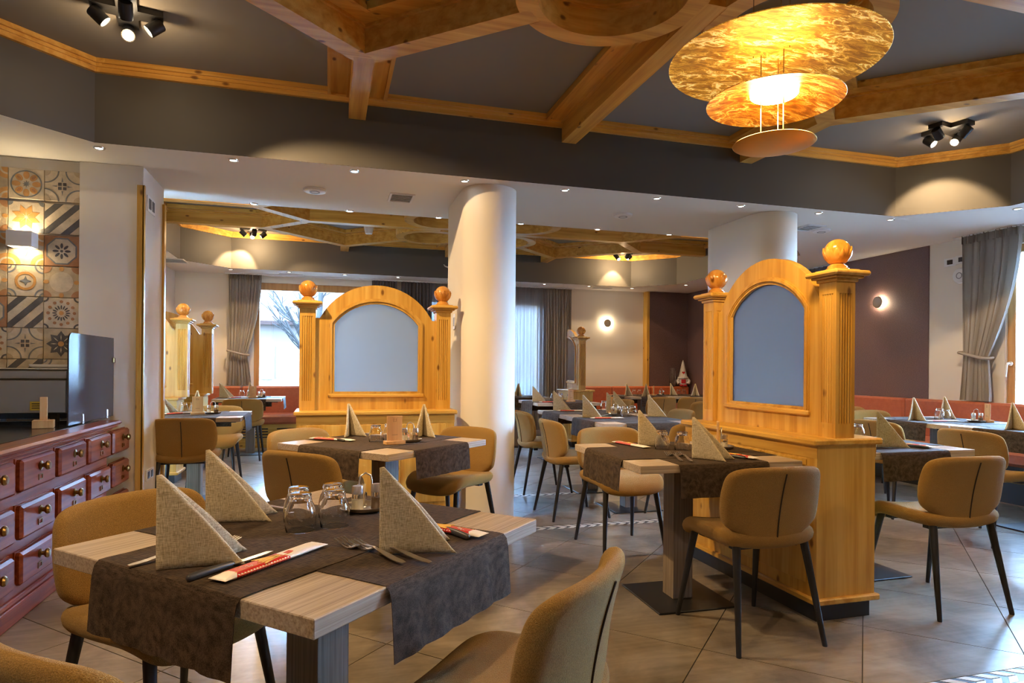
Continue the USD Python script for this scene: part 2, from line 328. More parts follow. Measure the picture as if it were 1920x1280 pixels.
for s in strips:
    x0, y0, x1, y1 = s.bounds
    obj('border_bed', box(x0, x1, y0, y1, -.02, -.0015), 'mosaic_dark', floor)
    x = x0
    while x < x1 - .05:
        ux = .052; h = y1 - y0; g = .003
        cells = [[(x + g, y0 + g), (x + ux - g, y0 + g), (x + ux + h * .5 - g, y0 + h * .5 - g), (x + h * .5 + g, y0 + h * .5 - g)],
                 [(x + h * .5 + g, y0 + h * .5 + g), (x + ux + h * .5 - g, y0 + h * .5 + g), (x + ux - g, y1 - g), (x + g, y1 - g)]]
        if 1.2 < x < 3.6:
            obj('border_piece', prism(unary_union([Polygon(c) for c in cells if Polygon(c).is_valid]).intersection(s), -.01, 0), 'mosaic_light', floor)
        x += ux * 1.55

def octagon(cx, cy, hx, hy, c):
    return Polygon([(cx - hx + c, cy - hy), (cx + hx - c, cy - hy), (cx + hx, cy - hy + c), (cx + hx, cy + hy - c), (cx + hx - c, cy + hy), (cx - hx + c, cy + hy), (cx - hx, cy + hy - c), (cx - hx, cy - hy + c)])
OCT = [octagon(1.745, 2.205, 3.76, 2.385, .59), octagon(1.80, 7.92, 3.70, 1.98, .55)]
ceiling = struct_x('ceiling')
obj('soffit', prism(room.buffer(.1).difference(unary_union([o.buffer(.0025, join_style=2) for o in OCT])), ZC, ZC + .03), 'soffit_white', ceiling)
for o in OCT:
    obj('fascia', prism(o.buffer(.0025, join_style=2).difference(o), ZC, ZG + .02), 'fascia_grey', ceiling)
    obj('recess_panel', prism(o.buffer(.05, join_style=2), ZG, ZG + .03), 'grey_ceiling', ceiling)
# wooden cove moulding round each recess, one length per side
for n, o in enumerate(OCT):
    t = thing('ceiling_moulding', ['honey pine cove moulding framing the front ceiling recess above the tables', 'honey pine cove moulding framing the rear ceiling recess'][n], 'moulding', kind='thing')
    c = np.array(o.centroid.coords[0]); v = np.array(o.exterior.coords)[:-1]
    prof = [(.052, 3.062, ZG), (.036, 3.042, 3.062), (.026, 3.012, 3.042)]
    for i in range(8):
        a, b = v[i], v[(i + 1) % 8]
        w = Polygon([c, a + (a - c) * .1, b + (b - c) * .1])
        m = cat([prism(o.difference(o.buffer(-d, join_style=2)).intersection(w), z0, z1) for d, z0, z1 in prof])
        obj('moulding_length', m, 'beam_x' if abs(b[0] - a[0]) > abs(b[1] - a[1]) else 'beam_y', t)
# beam lattice with a quatrefoil of rings
for n, (cx, cy, hx, hy) in enumerate([(1.76, 2.22, 3.74, 2.37), (1.80, 8.00, 3.70, 1.90)]):
    t = thing('beam_lattice', ['honey pine ceiling beam lattice with rings above the golden lamp', 'honey pine ceiling beam lattice with rings in the rear recess'][n], 'ceiling beams', (0, 0, 0))
    D, C, B = (1.58, 1.47), (2.58, .57), (2.05, 0)
    hyn = cy - (.63 if n == 0 else 5.95); xw = hx
    segs = []
    for sx in (-1, 1):
        segs.append(((sx * 2.05, 0), (sx * .45, 0)))
        for sy in (-1, 1):
            yy = (hy if sy > 0 else hyn)
            segs += [((sx * D[0], sy * D[1]), (sx * D[0], sy * yy)), ((sx * D[0], sy * D[1]), (sx * C[0], sy * C[1])), ((sx * C[0], sy * C[1]), (sx * B[0], 0)),
                     ((sx * C[0], sy * C[1]), (sx * xw, sy * C[1])), ((sx * D[0], sy * D[1]), (sx * .80, sy * .76))]
    segs += [((0, .45), (0, hy)), ((0, -.45), (0, -hyn))]
    def bars(w):
        done, out = Polygon(), []
        for a, b in segs:
            a, b = np.array(a), np.array(b); d = (b - a) / np.linalg.norm(b - a)
            p = LineString([a - d * w * .21, b + (d * 0)]).buffer(w / 2, cap_style=2)
            out.append(p.difference(done)); done = unary_union([done, p])
        return out, done
    lo, lod = bars(.115); mi, mid_ = bars(.150); hi, hid = bars(.35); ed, edd = bars(.40)
    for k in range(len(segs)):
        a, b = segs[k]; ax = 'beam_x' if abs(a[0] - b[0]) >= abs(a[1] - b[1]) else 'beam_y'
        m = cat([prism(affinity.translate(g, cx, cy), z0, z1) for g, z0, z1 in ((lo[k], 2.905, 3.04), (mi[k], 3.04, 3.056), (hi[k], 3.056, ZG - .001), (ed[k].difference(hid), 3.044, ZG - .0015)) if polys(g)])
        obj('beam', m, ax, t)
    done = lod
    for sx, sy in ((-1, -1), (1, -1), (1, 1), (-1, 1)):
        ctr = Point(sx * .50, sy * .50)
        ring = ctr.buffer(.457, 24).difference(ctr.buffer(.352, 24)); up = ctr.buffer(.457, 24).difference(ctr.buffer(.335, 24)); up2 = ctr.buffer(.475, 24).difference(ctr.buffer(.318, 24))
        m = cat([prism(affinity.translate(g, cx, cy), z0, z1) for g, z0, z1 in ((ring.difference(lod), 2.903, 3.04), (up.difference(mid_), 3.04, 3.056), (up2.difference(edd), 3.050, ZG - .002))])
        obj('ring', m, 'beam_x', t)
    brd = sbox(-.46, -.46, .46, .46)
    for k in range(5):
        obj('centre_plank', box(cx - .46 + k * .184 + .002, cx - .46 + (k + 1) * .184 - .002, cy - .46, cy + .46, 3.048, 3.0555), 'beam_y', t)

# walls
struct('wall_far', [box(-2.3, -1.10, 10.5, 10.65, 0, ZC), box(-1.10, .76, 10.5, 10.65, 0, .80), box(-1.10, .76, 10.5, 10.65, 2.46, ZC), box(.76, 1.55, 10.5, 10.65, 0, ZC),
                    box(1.55, 3.56, 10.5, 10.65, 0, .62), box(1.55, 3.56, 10.5, 10.65, 2.34, ZC), box(3.56, 6.6, 10.5, 10.65, 0, ZC)], 'white_wall')
W0, W1 = 2.6, 4.70
struct('wall_right', [box(6.41, 6.56, W1, 6.72, 0, ZC), box(6.41, 6.56, 8.5, 10.6, 0, ZC), box(6.41, 6.56, 6.72, 8.5, 2.42, ZC), box(6.41, 6.56, 6.72, 8.5, 0, .8), box(6.41, 6.56, W0, W1, 0, .78), box(6.41, 6.56, W0, W1, 2.42, ZC), box(6.41, 6.56, -1.6, W0, 0, ZC)], 'white_wall')
struct('trim_1', [box(6.398, 6.409, 5.53, 6.72, .3, ZC - .002)], 'purple_wall')
struct('trim_2', [box(5.55, 6.395, 10.36, 10.499, .3, ZC - .002)], 'purple_wall')
struct('trim_3', [box(6.33, 6.395, 8.5, 10.355, .3, ZC - .002)], 'purple_wall')
struct('trim_4', [box(5.50, 5.549, 10.352, 10.499, .3, ZC - .002)], 'pine_z')
struct('wall_left_rear', box(-2.3, -2.2, 5.6, 10.65, 0, ZC), 'white_wall')
struct('wall_near', box(-3.4, 6.6, -1.6, -1.5, 0, ZC), 'white_wall')
struct('wall_left_near', box(-3.4, -3.3, -1.6, 5.2, 0, ZC), 'white_wall')
struct('wall_stub', box(-1.652, -1.262, 5.04, 5.62, 0, ZC - .002), 'white_wall')
struct('trim_5', [box(-1.298, -1.256, 5.030, 5.041, 0, 2.44), box(-1.262, -1.250, 5.030, 5.06, 0, 2.44)], 'pine_z')
struct('trim_6', [box(-1.262, -1.245, 5.58, 5.63, 0, 2.44)], 'pine_z')
# tiled wall behind the buffet: single patterned tiles in a plaster bed
wl = struct_x('wall_left')
obj('plaster', box(-3.3, -1.652, 5.062, 5.2, 0, ZC - .002), 'plaster_rough', wl)
TC = dict(cream=(.56, .46, .33), sand=(.44, .34, .22), ochre=(.50, .25, .07), char=(.085, .08, .078), blue=(.17, .175, .185), rust=(.36, .17, .07), grey=(.26, .23, .20))
for k, c in TC.items(): mottled('tile_' + k, tuple(x * .72 for x in c), tuple(min(1, x * 1.12) for x in c), 14, .55, .35, 60)
H = .103
def star(n, r0, r1, off=0):
    return Polygon([((r0 if i % 2 else r1) * math.cos(off + i * math.pi / n), (r0 if i % 2 else r1) * math.sin(off + i * math.pi / n)) for i in range(2 * n)])
def petals(n, r, w, d, off=0):
    return unary_union([affinity.rotate(affinity.translate(affinity.scale(Point(0, 0).buffer(1, 6), d, w), r, 0), off + 360 * i / n, origin=(0, 0)) for i in range(n)])
def lozenges(n, r0, r1, w, off=0):
    return unary_union([affinity.rotate(Polygon([(r0, 0), ((r0 + r1) / 2, w), (r1, 0), ((r0 + r1) / 2, -w)]), off + 360 * i / n, origin=(0, 0)) for i in range(n)])
sq = sbox(-H, -H, H, H)
def corner(r, w=None):
    g = unary_union([Point(x, y).buffer(r, 10).difference(Point(x, y).buffer(r - w, 10)) if w else Point(x, y).buffer(r, 10) for x in (-H, H) for y in (-H, H)])
    return g.intersection(sq)
def stripe():
    return unary_union([affinity.rotate(sbox(-.3, o - .019, .3, o + .019), 45, origin=(0, 0)) for o in (-.085, -.0, .085)]).intersection(sq)
def stripe2():
    return unary_union([affinity.rotate(sbox(-.3, o - .0095, .3, o + .0095), 45, origin=(0, 0)) for o in (-.0425, .0425)]).intersection(sq)
octa = Polygon([(H * .95 * math.cos(a), H * .95 * math.sin(a)) for a in np.arange(8) * math.pi / 4 + math.pi / 8])
PAT = {
    'rosette': ('cream', [('ochre', petals(8, .06, .018, .026)), ('blue', Point(0, 0).buffer(.092, 12).difference(Point(0, 0).buffer(.084, 12))), ('blue', star(8, .010, .024)), ('rust', petals(4, .06, .008, .014, 45))]),
    'windmill': ('cream', [('blue', star(4, .012, .062, math.pi / 2).difference(Point(0, 0).buffer(.032, 10))), ('char', lozenges(4, .006, .034, .014, 45)), ('blue', corner(.085, .008)), ('sand', corner(.035))]),
    'star': ('cream', [('ochre', lozenges(8, .008, .088, .019, 22.5)), ('blue', corner(.030))]),
    'stripes': ('cream', [('char', stripe())]),
    'octagon': ('rust', [('blue', octa.difference(octa.buffer(-.009))), ('cream', octa.buffer(-.009)), ('char', petals(8, .036, .008, .018)), ('char', Point(0, 0).buffer(.009))]),
    'scroll': ('cream', [('blue', corner(.052, .010)), ('blue', corner(.024, .008)), ('ochre', Point(0, 0).buffer(.062, 12).difference(Point(0, 0).buffer(.046, 12))), ('blue', star(4, .014, .034))]),
    'faded': ('sand', [('cream', Point(0, 0).buffer(.070, 10)), ('rust', corner(.045)), ('ochre', petals(4, .09, .014, .016))]),
    'blossom': ('cream', [('char', petals(16, .040, .0045, .014)), ('ochre', Point(0, 0).buffer(.014)), ('rust', petals(12, .078, .010, .010)), ('char', corner(.030, .010))]),
    'sun': ('sand', [('char', star(8, .060, .088)), ('ochre', Point(0, 0).buffer(.018)), ('cream', lozenges(8, .022, .064, .004))]),
    'swirl': ('sand', [('ochre', corner(.075)), ('cream', corner(.048, .012)), ('blue', star(4, .018, .045))]),
}
ROWS = [['swirl', 'rosette', 'windmill'], ['faded', 'star', 'stripes'], ['swirl', 'swirl', 'octagon'], ['faded', 'scroll', 'faded'], ['octagon', 'stripes', 'blossom'], ['blossom', 'windmill', 'sun'], ['sun', 'stripes', 'scroll'], ['star', 'octagon', 'rosette']]
RZ = [2.392, 2.169, 1.950, 1.738, 1.527, 1.317, 1.107, .895]
for r, row in enumerate(ROWS):
    for c in range(-5, 2):
        name = row[c + 1] if c >= -1 else row[(c * 2 + r) % 3]
        x = -2.072 + .21 * c + .105; z = RZ[r]
        base, mot = PAT[name]
        t = obj('tile', box(x - .1035, x + .1035, 5.046, 5.064, z - .1035, z + .1035, .003), 'tile_' + base, wl)
        for mi_, (mc, g) in enumerate(mot):
            obj('motif', mv(plate(g, 5.0448 - mi_ * .0003, 5.047), (x, 0, z)), 'tile_' + mc, t)
# white oblong columns
for n, (cx, r, y0, y1) in enumerate([(1.215, .215, 4.70, 5.72), (3.865, .225, 4.72, 5.75)]):
    g = LineString([(cx, y0 + r), (cx, y1 - r)]).buffer(r, 24)
    tag(obj('column', prism(g, 0, ZC - .002), 'white_wall', None, 30), ['round-ended white column beside the central arched divider', 'round-ended white column behind the large right divider'][n], 'column', kind='structure')

# windows
def window(name, axis, c, a0, a1, z0, z1, mull=(), head=.0, sill=True):
    w = struct_x(name); fr = .075
    def bx(u0, u1, v0, v1, d0, d1):
        return box(u0, u1, c + d0, c + d1, v0, v1, .004) if axis == 'y' else box(c + d0, c + d1, u0, u1, v0, v1, .004)
    for u0, u1, v0, v1 in [(a0, a0 + fr, z0, z1), (a1 - fr, a1, z0, z1), (a0 + fr, a1 - fr, z0, z0 + fr), (a0 + fr, a1 - fr, z1 - fr - head, z1)]:
        obj('frame', bx(u0, u1, v0, v1, .03, .11), 'window_wood', w)
    for u in mull: obj('mullion', bx(u - .05, u + .05, z0 + fr, z1 - fr, .03, .11), 'window_wood', w)
    ed = [a0 + fr] + [q for u in mull for q in (u - .05, u + .05)] + [a1 - fr]
    for k in range(0, len(ed), 2): obj('pane', bx(ed[k] - .004, ed[k + 1] + .004, z0 + fr, z1 - fr, .066, .072), 'pane', w)
    obj('sill', bx(a0, a1, z0 - .03, z0 - .001, -.02, .15), 'white_plastic', w)
window('window_1', 'y', 10.5, -1.10, .76, .80, 2.46, (), .03)
window('window_2', 'y', 10.5, 1.55, 3.56, .62, 2.34, (2.5,))
window('window_3', 'x', 6.41, W0, W1, .78, 2.42, (3.65,))
window('window_4', 'x', 6.41, 6.72, 8.5, .80, 2.42, ())
hd = thing('window_handle', 'white lever handle on the right window frame below the tied curtain', 'handle', (6.43, 4.66, 1.26))
obj('rosette', mv(lathe([(0, 0), (.022, 0), (.022, .012), (0, .012)]), (0, 0, 0), ry=-90), 'white_plastic', hd, 40)
obj('lever', tube([(-.01, 0, 0), (-.045, 0, 0), (-.055, 0, -.02), (-.055, .01, -.13)], .010), 'white_plastic', hd, True)

plain('slush', (.07, .058, .05), .9)
# ================================================================ outdoors
tag(obj('snowy_ground', box(-60, 90, 10.9, 120, -.5, -.45), 'slush'), 'pale snowy ground outside the far windows', 'ground', kind='structure')
tag(obj('snowy_yard', box(6.9, 60, -40, 10.8, -.5, -.45), 'slush'), 'pale snowy yard outside the right window', 'ground', kind='structure')
plain('house_wall', (.060, .042, .033), .9); plain('house_roof', (.032, .012, .008), .9); plain('house_roof_grey', (.024, .016, .013), .9); plain('bark', (.010, .0065, .0048), .95); plain('house_window', (.04, .04, .045), .3); plain('rail_metal', (.008, .0085, .008), .6); plain('hedge', (.013, .014, .008), .95)
def house(label, loc, rz, w, d, h, rh, roof):
    t = thing('house', label, 'house', loc, rz)
    obj('walls', cat([box(-w / 2, w / 2, -d / 2, d / 2, 0, h), mv(plate(Polygon([(-d / 2, h), (d / 2, h), (0, h + rh)]), -w / 2, w / 2), rz=90)]), 'house_wall', t)
    for s in (-1, 1):
        L = math.hypot(d / 2 + .5, rh * (d / 2 + .5) / (d / 2)); a = math.degrees(math.atan2(rh, d / 2))
        r_ = obj('roof', mv(box(-w / 2 - .5, w / 2 + .5, -L / 2, L / 2, 0, .18), (0, s * (d / 4 + .25), h + rh / 2 - rh * .5 / d + .08), rx=-s * a), roof, t)
    for i in range(int(w // 3)):
        for z in (1.1, 3.7):
            if z + 1.4 < h: 
                x = -w / 2 + 1.5 + i * 3
                f = obj('window', box(x - .55, x + .55, -d / 2 - .05, -d / 2 + .02, z, z + 1.35), 'white_plastic', t)
                obj('pane', box(x - .46, x + .46, -d / 2 - .07, -d / 2 - .03, z + .1, z + 1.25), 'house_window', f)
    obj('chimney', box(w * .2, w * .2 + .7, .3, 1.0, h + rh * .5, h + rh + .7), 'house_wall', t)
house('red-roofed house seen through the left far window', (-6.0, 33, -.45), -8, 13, 9, 3.6, 3.4, 'house_roof')
house('grey-roofed house far behind the bare tree', (2.5, 52, -.45), 20, 14, 10, 5.4, 3.8, 'house_roof_grey')
house('house gable seen through the sheer curtain', (9.2, 25, -.45), 80, 9, 8, 3.2, 3.6, 'house_roof_grey')
rnd = random.Random(5)
def tree(label, loc, h, seed):
    rnd.seed(seed); t = thing('bare_tree', label, 'tree', loc); tr, br = [], []
    def grow(p, d, L, r, lev):
        n = 5; pts = [p]; 
        for i in range(n):
            d = d + np.array([rnd.uniform(-.16, .16), rnd.uniform(-.16, .16), rnd.uniform(-.02, .10)]); d /= np.linalg.norm(d); pts.append(pts[-1] + d * L / n)
        (tr if lev < 2 else br).append(tube(pts, np.linspace(r, r * .55, n + 1), 6 if lev < 2 else 4))
        if lev < 4:
            for k in range(4 if lev else 6):
                q = pts[1 + k % n] if lev else pts[2 + k % 4]
                e = d * .55 + np.array([rnd.uniform(-1, 1), rnd.uniform(-1, 1), rnd.uniform(-.05, .6)]); e /= np.linalg.norm(e)
                grow(np.array(q), e, L * rnd.uniform(.45, .62), r * .42, lev + 1)
    grow(np.zeros(3), np.array([.05, 0, 1.0]), h * .55, h * .022, 0)
    obj('trunk', tr, 'bark', t); obj('twigs', br, 'bark', t)
tree('bare winter tree outside the left far window', (-3.55, 19.5, -.45), 6.6, 3)
tree('second bare tree behind the central divider arch', (-.6, 24, -.45), 8, 8)
rl = thing('balcony_railing', 'blue-grey metal balcony railing outside the left far window', 'railing', (0, 12.3, 0))
obj('top_rail', box(-6, 5, -.03, .03, .62, .67), 'rail_metal', rl)
for i in range(12): obj('post', box(-6 + i, -5.95 + i, -.02, .02, -.45, .63), 'rail_metal', rl)
for z in (.42, .22, .02): obj('rail', box(-6, 5, -.01, .01, z, z + .02), 'rail_metal', rl)
tag(obj('hedge', [mv(trimesh.creation.icosphere(2, 1), (i * .8 - 9, 16 + (i % 3) * .2, -.1), rz=i * 37) for i in range(20)], 'hedge'), 'low frosty hedge behind the balcony railing', 'hedge', kind='stuff')
# ================================================================ arched wooden dividers
def arc_top(hw, z0, z1, n=20):
    h = z1 - z0; R = (hw * hw + h * h) / (2 * h); a = math.asin(hw / R)
    return [(R * math.sin(t), z1 - R + R * math.cos(t)) for t in np.linspace(a, -a, n)]
def grid_solid(v, R, C):
    f, o = [], R * C
    for i in range(R - 1):
        for j in range(C - 1):
            a = i * C + j; f += [[a, a + 1, a + C + 1], [a, a + C + 1, a + C], [a + o, a + o + C + 1, a + o + 1], [a + o, a + o + C, a + o + C + 1]]
    for i in range(R - 1):
        for j in (0, C - 1):
            a = i * C + j; q = [[a, a + C, a + o], [a + C, a + C + o, a + o]]; f += q if j == 0 else [t[::-1] for t in q]
    for i in (0, R - 1):
        for j in range(C - 1):
            a = i * C + j; q = [[a, a + o, a + 1], [a + 1, a + o, a + o + 1]]; f += q if i == 0 else [t[::-1] for t in q]
    m = trimesh.Trimesh(v, f, process=False)
    if m.volume < 0: m.invert()
    return m
def ball_finial():
    base = lathe([(0, 0), (.052, 0), (.052, .010), (.044, .016), (.044, .022), (.034, .030), (.026, .036), (.030, .042), (0, .042)], 24)
    ball = trimesh.creation.uv_sphere(.060, count=[18, 28]); ball.apply_translation((0, 0, .094))
    pet = []
    for lay, (n, z1, off) in enumerate(((8, .35, 0), (8, .12, .5))):
        for k in range(n):
            rows = []
            for dr in (0, -.006):
                for t in np.linspace(0, 1, 7):
                    lat = -1.15 + t * (1.15 + z1); w = (.40 if lay == 0 else .34) * (1 - t ** 2.2) * min(1, .55 + t)
                    for s in (-1, 0, 1):
                        lon = (k + off) * 2 * math.pi / n + s * w / max(.35, math.cos(lat)) * .9
                        R = .0622 + .0034 * (1 - abs(s)) + (.0022 if lay else .0004) + .0012 * t ** 3 + dr
                        rows.append((R * math.cos(lat) * math.cos(lon), R * math.cos(lat) * math.sin(lon), R * math.sin(lat) + .094))
            pet.append(trimesh.convex.convex_hull(np.array(rows)) if False else grid_solid(np.array(rows), 7, 3))
    return base, ball, cat(pet)
FB, FBALL, FPET = ball_finial()
def build_divider(ends=(-1, 1), L=1.175, pane='frosted', cut=9):
    hl = L / 2; clip = sbox(-2, -2, cut, 9)
    def go(t):
        def pbox(nm, x0, x1, y0, y1, z0, z1, b, m): obj(nm, box(x0, min(x1, cut), y0, y1, z0, z1, b), m, t)
        pbox('plinth', -hl + .035, hl - .035, -.155, .155, 0, .085, 0, 'kick_black')
        pbox('base_moulding', -hl, hl, -.187, .187, .083, .112, .006, 'pine_x')
        pbox('cabinet_body', -hl + .02, hl - .02, -.168, .168, .111, .827, 0, 'pine_z')
        for s in (-1, 1):
            pbox('frieze', -hl + .018, hl - .018, s * .168, s * .171, .765, .827, 0, 'pine_x')
            nb = 3
            for k in range(nb):
                w = (L - .17) / nb; x0 = -hl + .085 + k * w
                if x0 + w > cut: continue
                obj('door_panel', box(x0 + .002, x0 + w - .002, s * .166, s * .173, .17, .755, .002), 'pine_z', t)
        pbox('ledge', -hl, hl, -.198, .198, .826, .856, .007, 'pine_x')
        for e in ends:
            x = e * .5; g = sbox(-.055, -.055, .055, .055)
            for k in range(5):
                q = -.030 + k * .015
                for cc in ((q, .055), (q, -.055), (.055, q), (-.055, q)): g = g.difference(Point(*cc).buffer(.0056, 3))
            full = sbox(-.055, -.055, .055, .055)
            p = obj('post', mv(cat([prism(full, .855, .925), prism(g, .925, 1.545), prism(full, 1.545, 1.612)]), (x, 0, 0)), 'pine_z', t)
            obj('cap', mv(cat([box(-.066, .066, -.066, .066, 1.600, 1.618, .004), box(-.082, .082, -.082, .082, 1.616, 1.628, .003), box(-.105, .105, -.105, .105, 1.627, 1.652, .009), box(-.07, .07, -.07, .07, 1.651, 1.660, .003)]), (x, 0, 0)), 'pine_x', p)
            f = obj('finial', mv(cat([FB, FBALL]), (x, 0, 1.657)), 'varnish', t, 50)
            obj('leaf_carving', mv(FPET, (x, 0, 1.657)), 'varnish', f, 40)
        outer = Polygon([(-.447, .855), (.447, .855), (.447, 1.535), (.415, 1.535)] + arc_top(.400, 1.560, 1.792) + [(-.415, 1.535), (-.447, 1.535)])
        inner = Polygon([(-.315, .985), (.315, .985)] + arc_top(.315, 1.495, 1.657))
        obj('arch_frame', plate(outer.difference(inner).intersection(clip), -.024, .024), 'pine_z', t)
        for s in (-1, 1):
            m = [plate(inner.buffer(a).difference(inner.buffer(b)).intersection(clip), min(s * y0, s * y1), max(s * y0, s * y1)) for a, b, y0, y1 in ((.034, .006, .023, .030), (.026, .012, .029, .036), (.004, -.006, .010, .026))]
            obj('inner_moulding', m, 'pine_z', t)
            pbox('sill_moulding', -.355, .355, min(s * .022, s * .044), max(s * .022, s * .044), .948, .975, .006, 'pine_x')
        obj('frosted_pane', plate(inner.buffer(.004).intersection(clip), -.004, .004), pane, t)
    return go
wood('varnish', 2, (.44, .17, .026), (.57, .25, .042), (.66, .33, .07), rough=.14, spec=.6)
FIRST_PANE = {0: 'grey_pane', 1: 'frosted', 2: 'grey_pane'}
DV = [('large honey pine divider with arched dim-tinted pane in front of the oblong column', (2.36, 3.03, 0), 90), ('central honey pine divider with arched daylight-blue pane in the middle of the room', (.353, 4.935, 0), 0),
      ('small pine arched divider seen nearly edge-on beside the sheer curtain', (3.665, 9.47, 0), 90)]
for i, (l, p, rz) in enumerate(DV):
    if i == 2: build_divider((-1,), pane='grey_pane', cut=.02)(thing('half_divider', l, 'divider', p, rz))
    elif FIRST_PANE[i] == 'frosted': build_divider(pane='frosted')(thing('arched_divider', l, 'divider', p, rz))
    else: again('arched_divider', build_divider(pane='grey_pane'), l, 'divider', p, rz)
for l, p in (('front booth divider in pine with fluted post, by the white wall stub', (-1.95, 7.20, 0)), ('rear booth divider in dark-lit pine behind the front booth divider', (-1.86, 8.05, 0))):
    again('booth_divider', build_divider((1,), 1.0, 'pine_z'), l, 'divider', (p[0] + .02, p[1], 0), 0)

# ================================================================ chairs
BACK = spline(mirror([(0, .420), (.125, .423), (.146, .448), (.160, .478), (.200, .502), (.232, .535), (.244, .600), (.241, .680), (.225, .738), (.180, .764), (.09, .772), (0, .773)]), 6)
SEAT = spline(mirror([(0, .240), (.13, .237), (.20, .216), (.230, .155), (.240, .05), (.243, -.05), (.236, -.125), (.20, -.182), (.11, -.205), (0, -.21)]), 6)
def back_map(x, z, w):
    s = np.clip((z - .42) / .35, 0, 1)
    y = -.172 - .012 * s - .055 * s * s + 1.0 * x * x * (.5 + .5 * s) - w
    return np.c_[x, y, z]
def seat_map(x, y, w):
    z = .452 + .35 * x * x - .055 * np.clip((y - .10) / .14, 0, 1) ** 2 - .02 * np.clip((-y - .02) / .18, 0, 1) * 0
    return np.c_[x, y, z + w * np.where(w < 0, 1.15, 1.0)]
CH_BACK = pillow(BACK, .022, .052, .030, back_map); CH_SEAT = pillow(SEAT, .024, .062, .034, seat_map)
sx = np.linspace(.455, .745, 14)
CH_SEAM = tube(np.array([[0, back_map(np.array([0.]), np.array([z]), np.array([.026]))[0][1] - .0005, z] for z in sx]), .0034, 6)
def leg_mesh(x, y):
    return tube([(x * .80, y * .66, .435), (x * .80, y * .66, .432), (x, y, .004), (x, y, 0)], [.013, .0185, .0108, .0102], 10)
def build_chair(t):
    obj('seat', CH_SEAT, 'boucle', t, True)
    b = obj('backrest', CH_BACK, 'boucle', t, True)
    obj('seam', CH_SEAM, 'seam_dark', b, label='dark vertical zip seam')
    obj('frame', prism(unary_union([sbox(-.16, -.13, .16, -.09), sbox(-.16, .10, .16, .14), sbox(-.03, -.13, .03, .14)]), .405, .428), 'black_metal', t)
    for x in (-.213, .213):
        for y in (-.24, .235): obj('leg', leg_mesh(x, y), 'black_metal', t, 40)
def chair(x, y, rz, label, group=None):
    return again('dining_chair', build_chair, label, 'chair', (x, y, 0), rz, group)
# rz = 0 faces +y
T1C, T1R = np.array([-.02, 1.715]), 45.0
def around(c, ang, d):   # a chair whose table lies at c, standing in direction ang (degrees), facing c
    a = math.radians(ang); return c[0] + d * math.cos(a), c[1] + d * math.sin(a), ang + 90
chair(*around(T1C, -42, .53), 'mustard chair with its back cut by the lower frame edge, right of the nearest table')
chair(-.30, 1.262, -45, 'mustard chair at the lower left corner, only its top edge showing')
chair(*around(T1C, 137, .58), 'mustard chair between the nearest table and the red drawer cabinet')
T2C, T2R = np.array([.32, 3.74]), 41.5
chair(*around(T2C, 228, .50), 'mustard chair with its back to us, before the central divider table')
chair(*around(T2C, 130, .60), 'mustard chair left of the central divider table, mostly hidden')
chair(*around(T2C, 40, .60), 'mustard chair at the foot of the left white column')
T3C = np.array([1.75, 2.943])
chair(1.835, 2.488, 0, 'mustard chair with its back to us against the large right divider')
chair(1.86, 3.86, 180, 'brightly lit mustard chair facing us on the far side of the divider table')
chair(3.0, 2.555, -3, 'mustard chair standing free at right behind the large divider')
chair(1.90, 4.83, -88, 'mustard chair seen from the side, in the gap right of the left column')
chair(1.99, 5.86, -90, 'mustard chair half hidden behind the left column')
chair(2.72, 4.485, 2, 'mustard chair at the near end of the middle row, behind the napkins')
chair(3.27, 5.75, 90, 'mustard chair on the far right side of the second middle table')
chair(3.32, 4.95, 90, 'mustard chair on the right side of the first middle table')
chair(3.62, 7.75, 92, 'mustard chair right of the third middle table')
chair(4.50, 3.42, -88, 'mustard chair with its back to us at the near right window table')
chair(4.54, 4.26, -86, 'mustard chair behind the tall napkin, at the far right window table')
chair(5.38, 5.13, 178, 'pale-lit chair facing us beyond the far right window table')
chair(5.70, 5.75, 180, 'pale chair peeping out behind the divider post, furthest along the right wall')
chair(-1.08, 5.63, 0, 'mustard chair with its back to us beside the white wall stub')
chair(-1.06, 6.82, 180, 'mustard chair facing us on the far side of the front booth table')
chair(-1.02, 8.70, 0, 'mustard chair with its back to us at the rear booth table')
chair(4.68, 8.52, 0, 'grey-lit chair with its back to us at the left far bench table')
chair(5.20, 8.50, -4, 'grey-brown chair with its back to us at the right far bench table')
chair(4.70, 7.42, 4, 'brown chair beside the right oblong column, in front of the far bench')

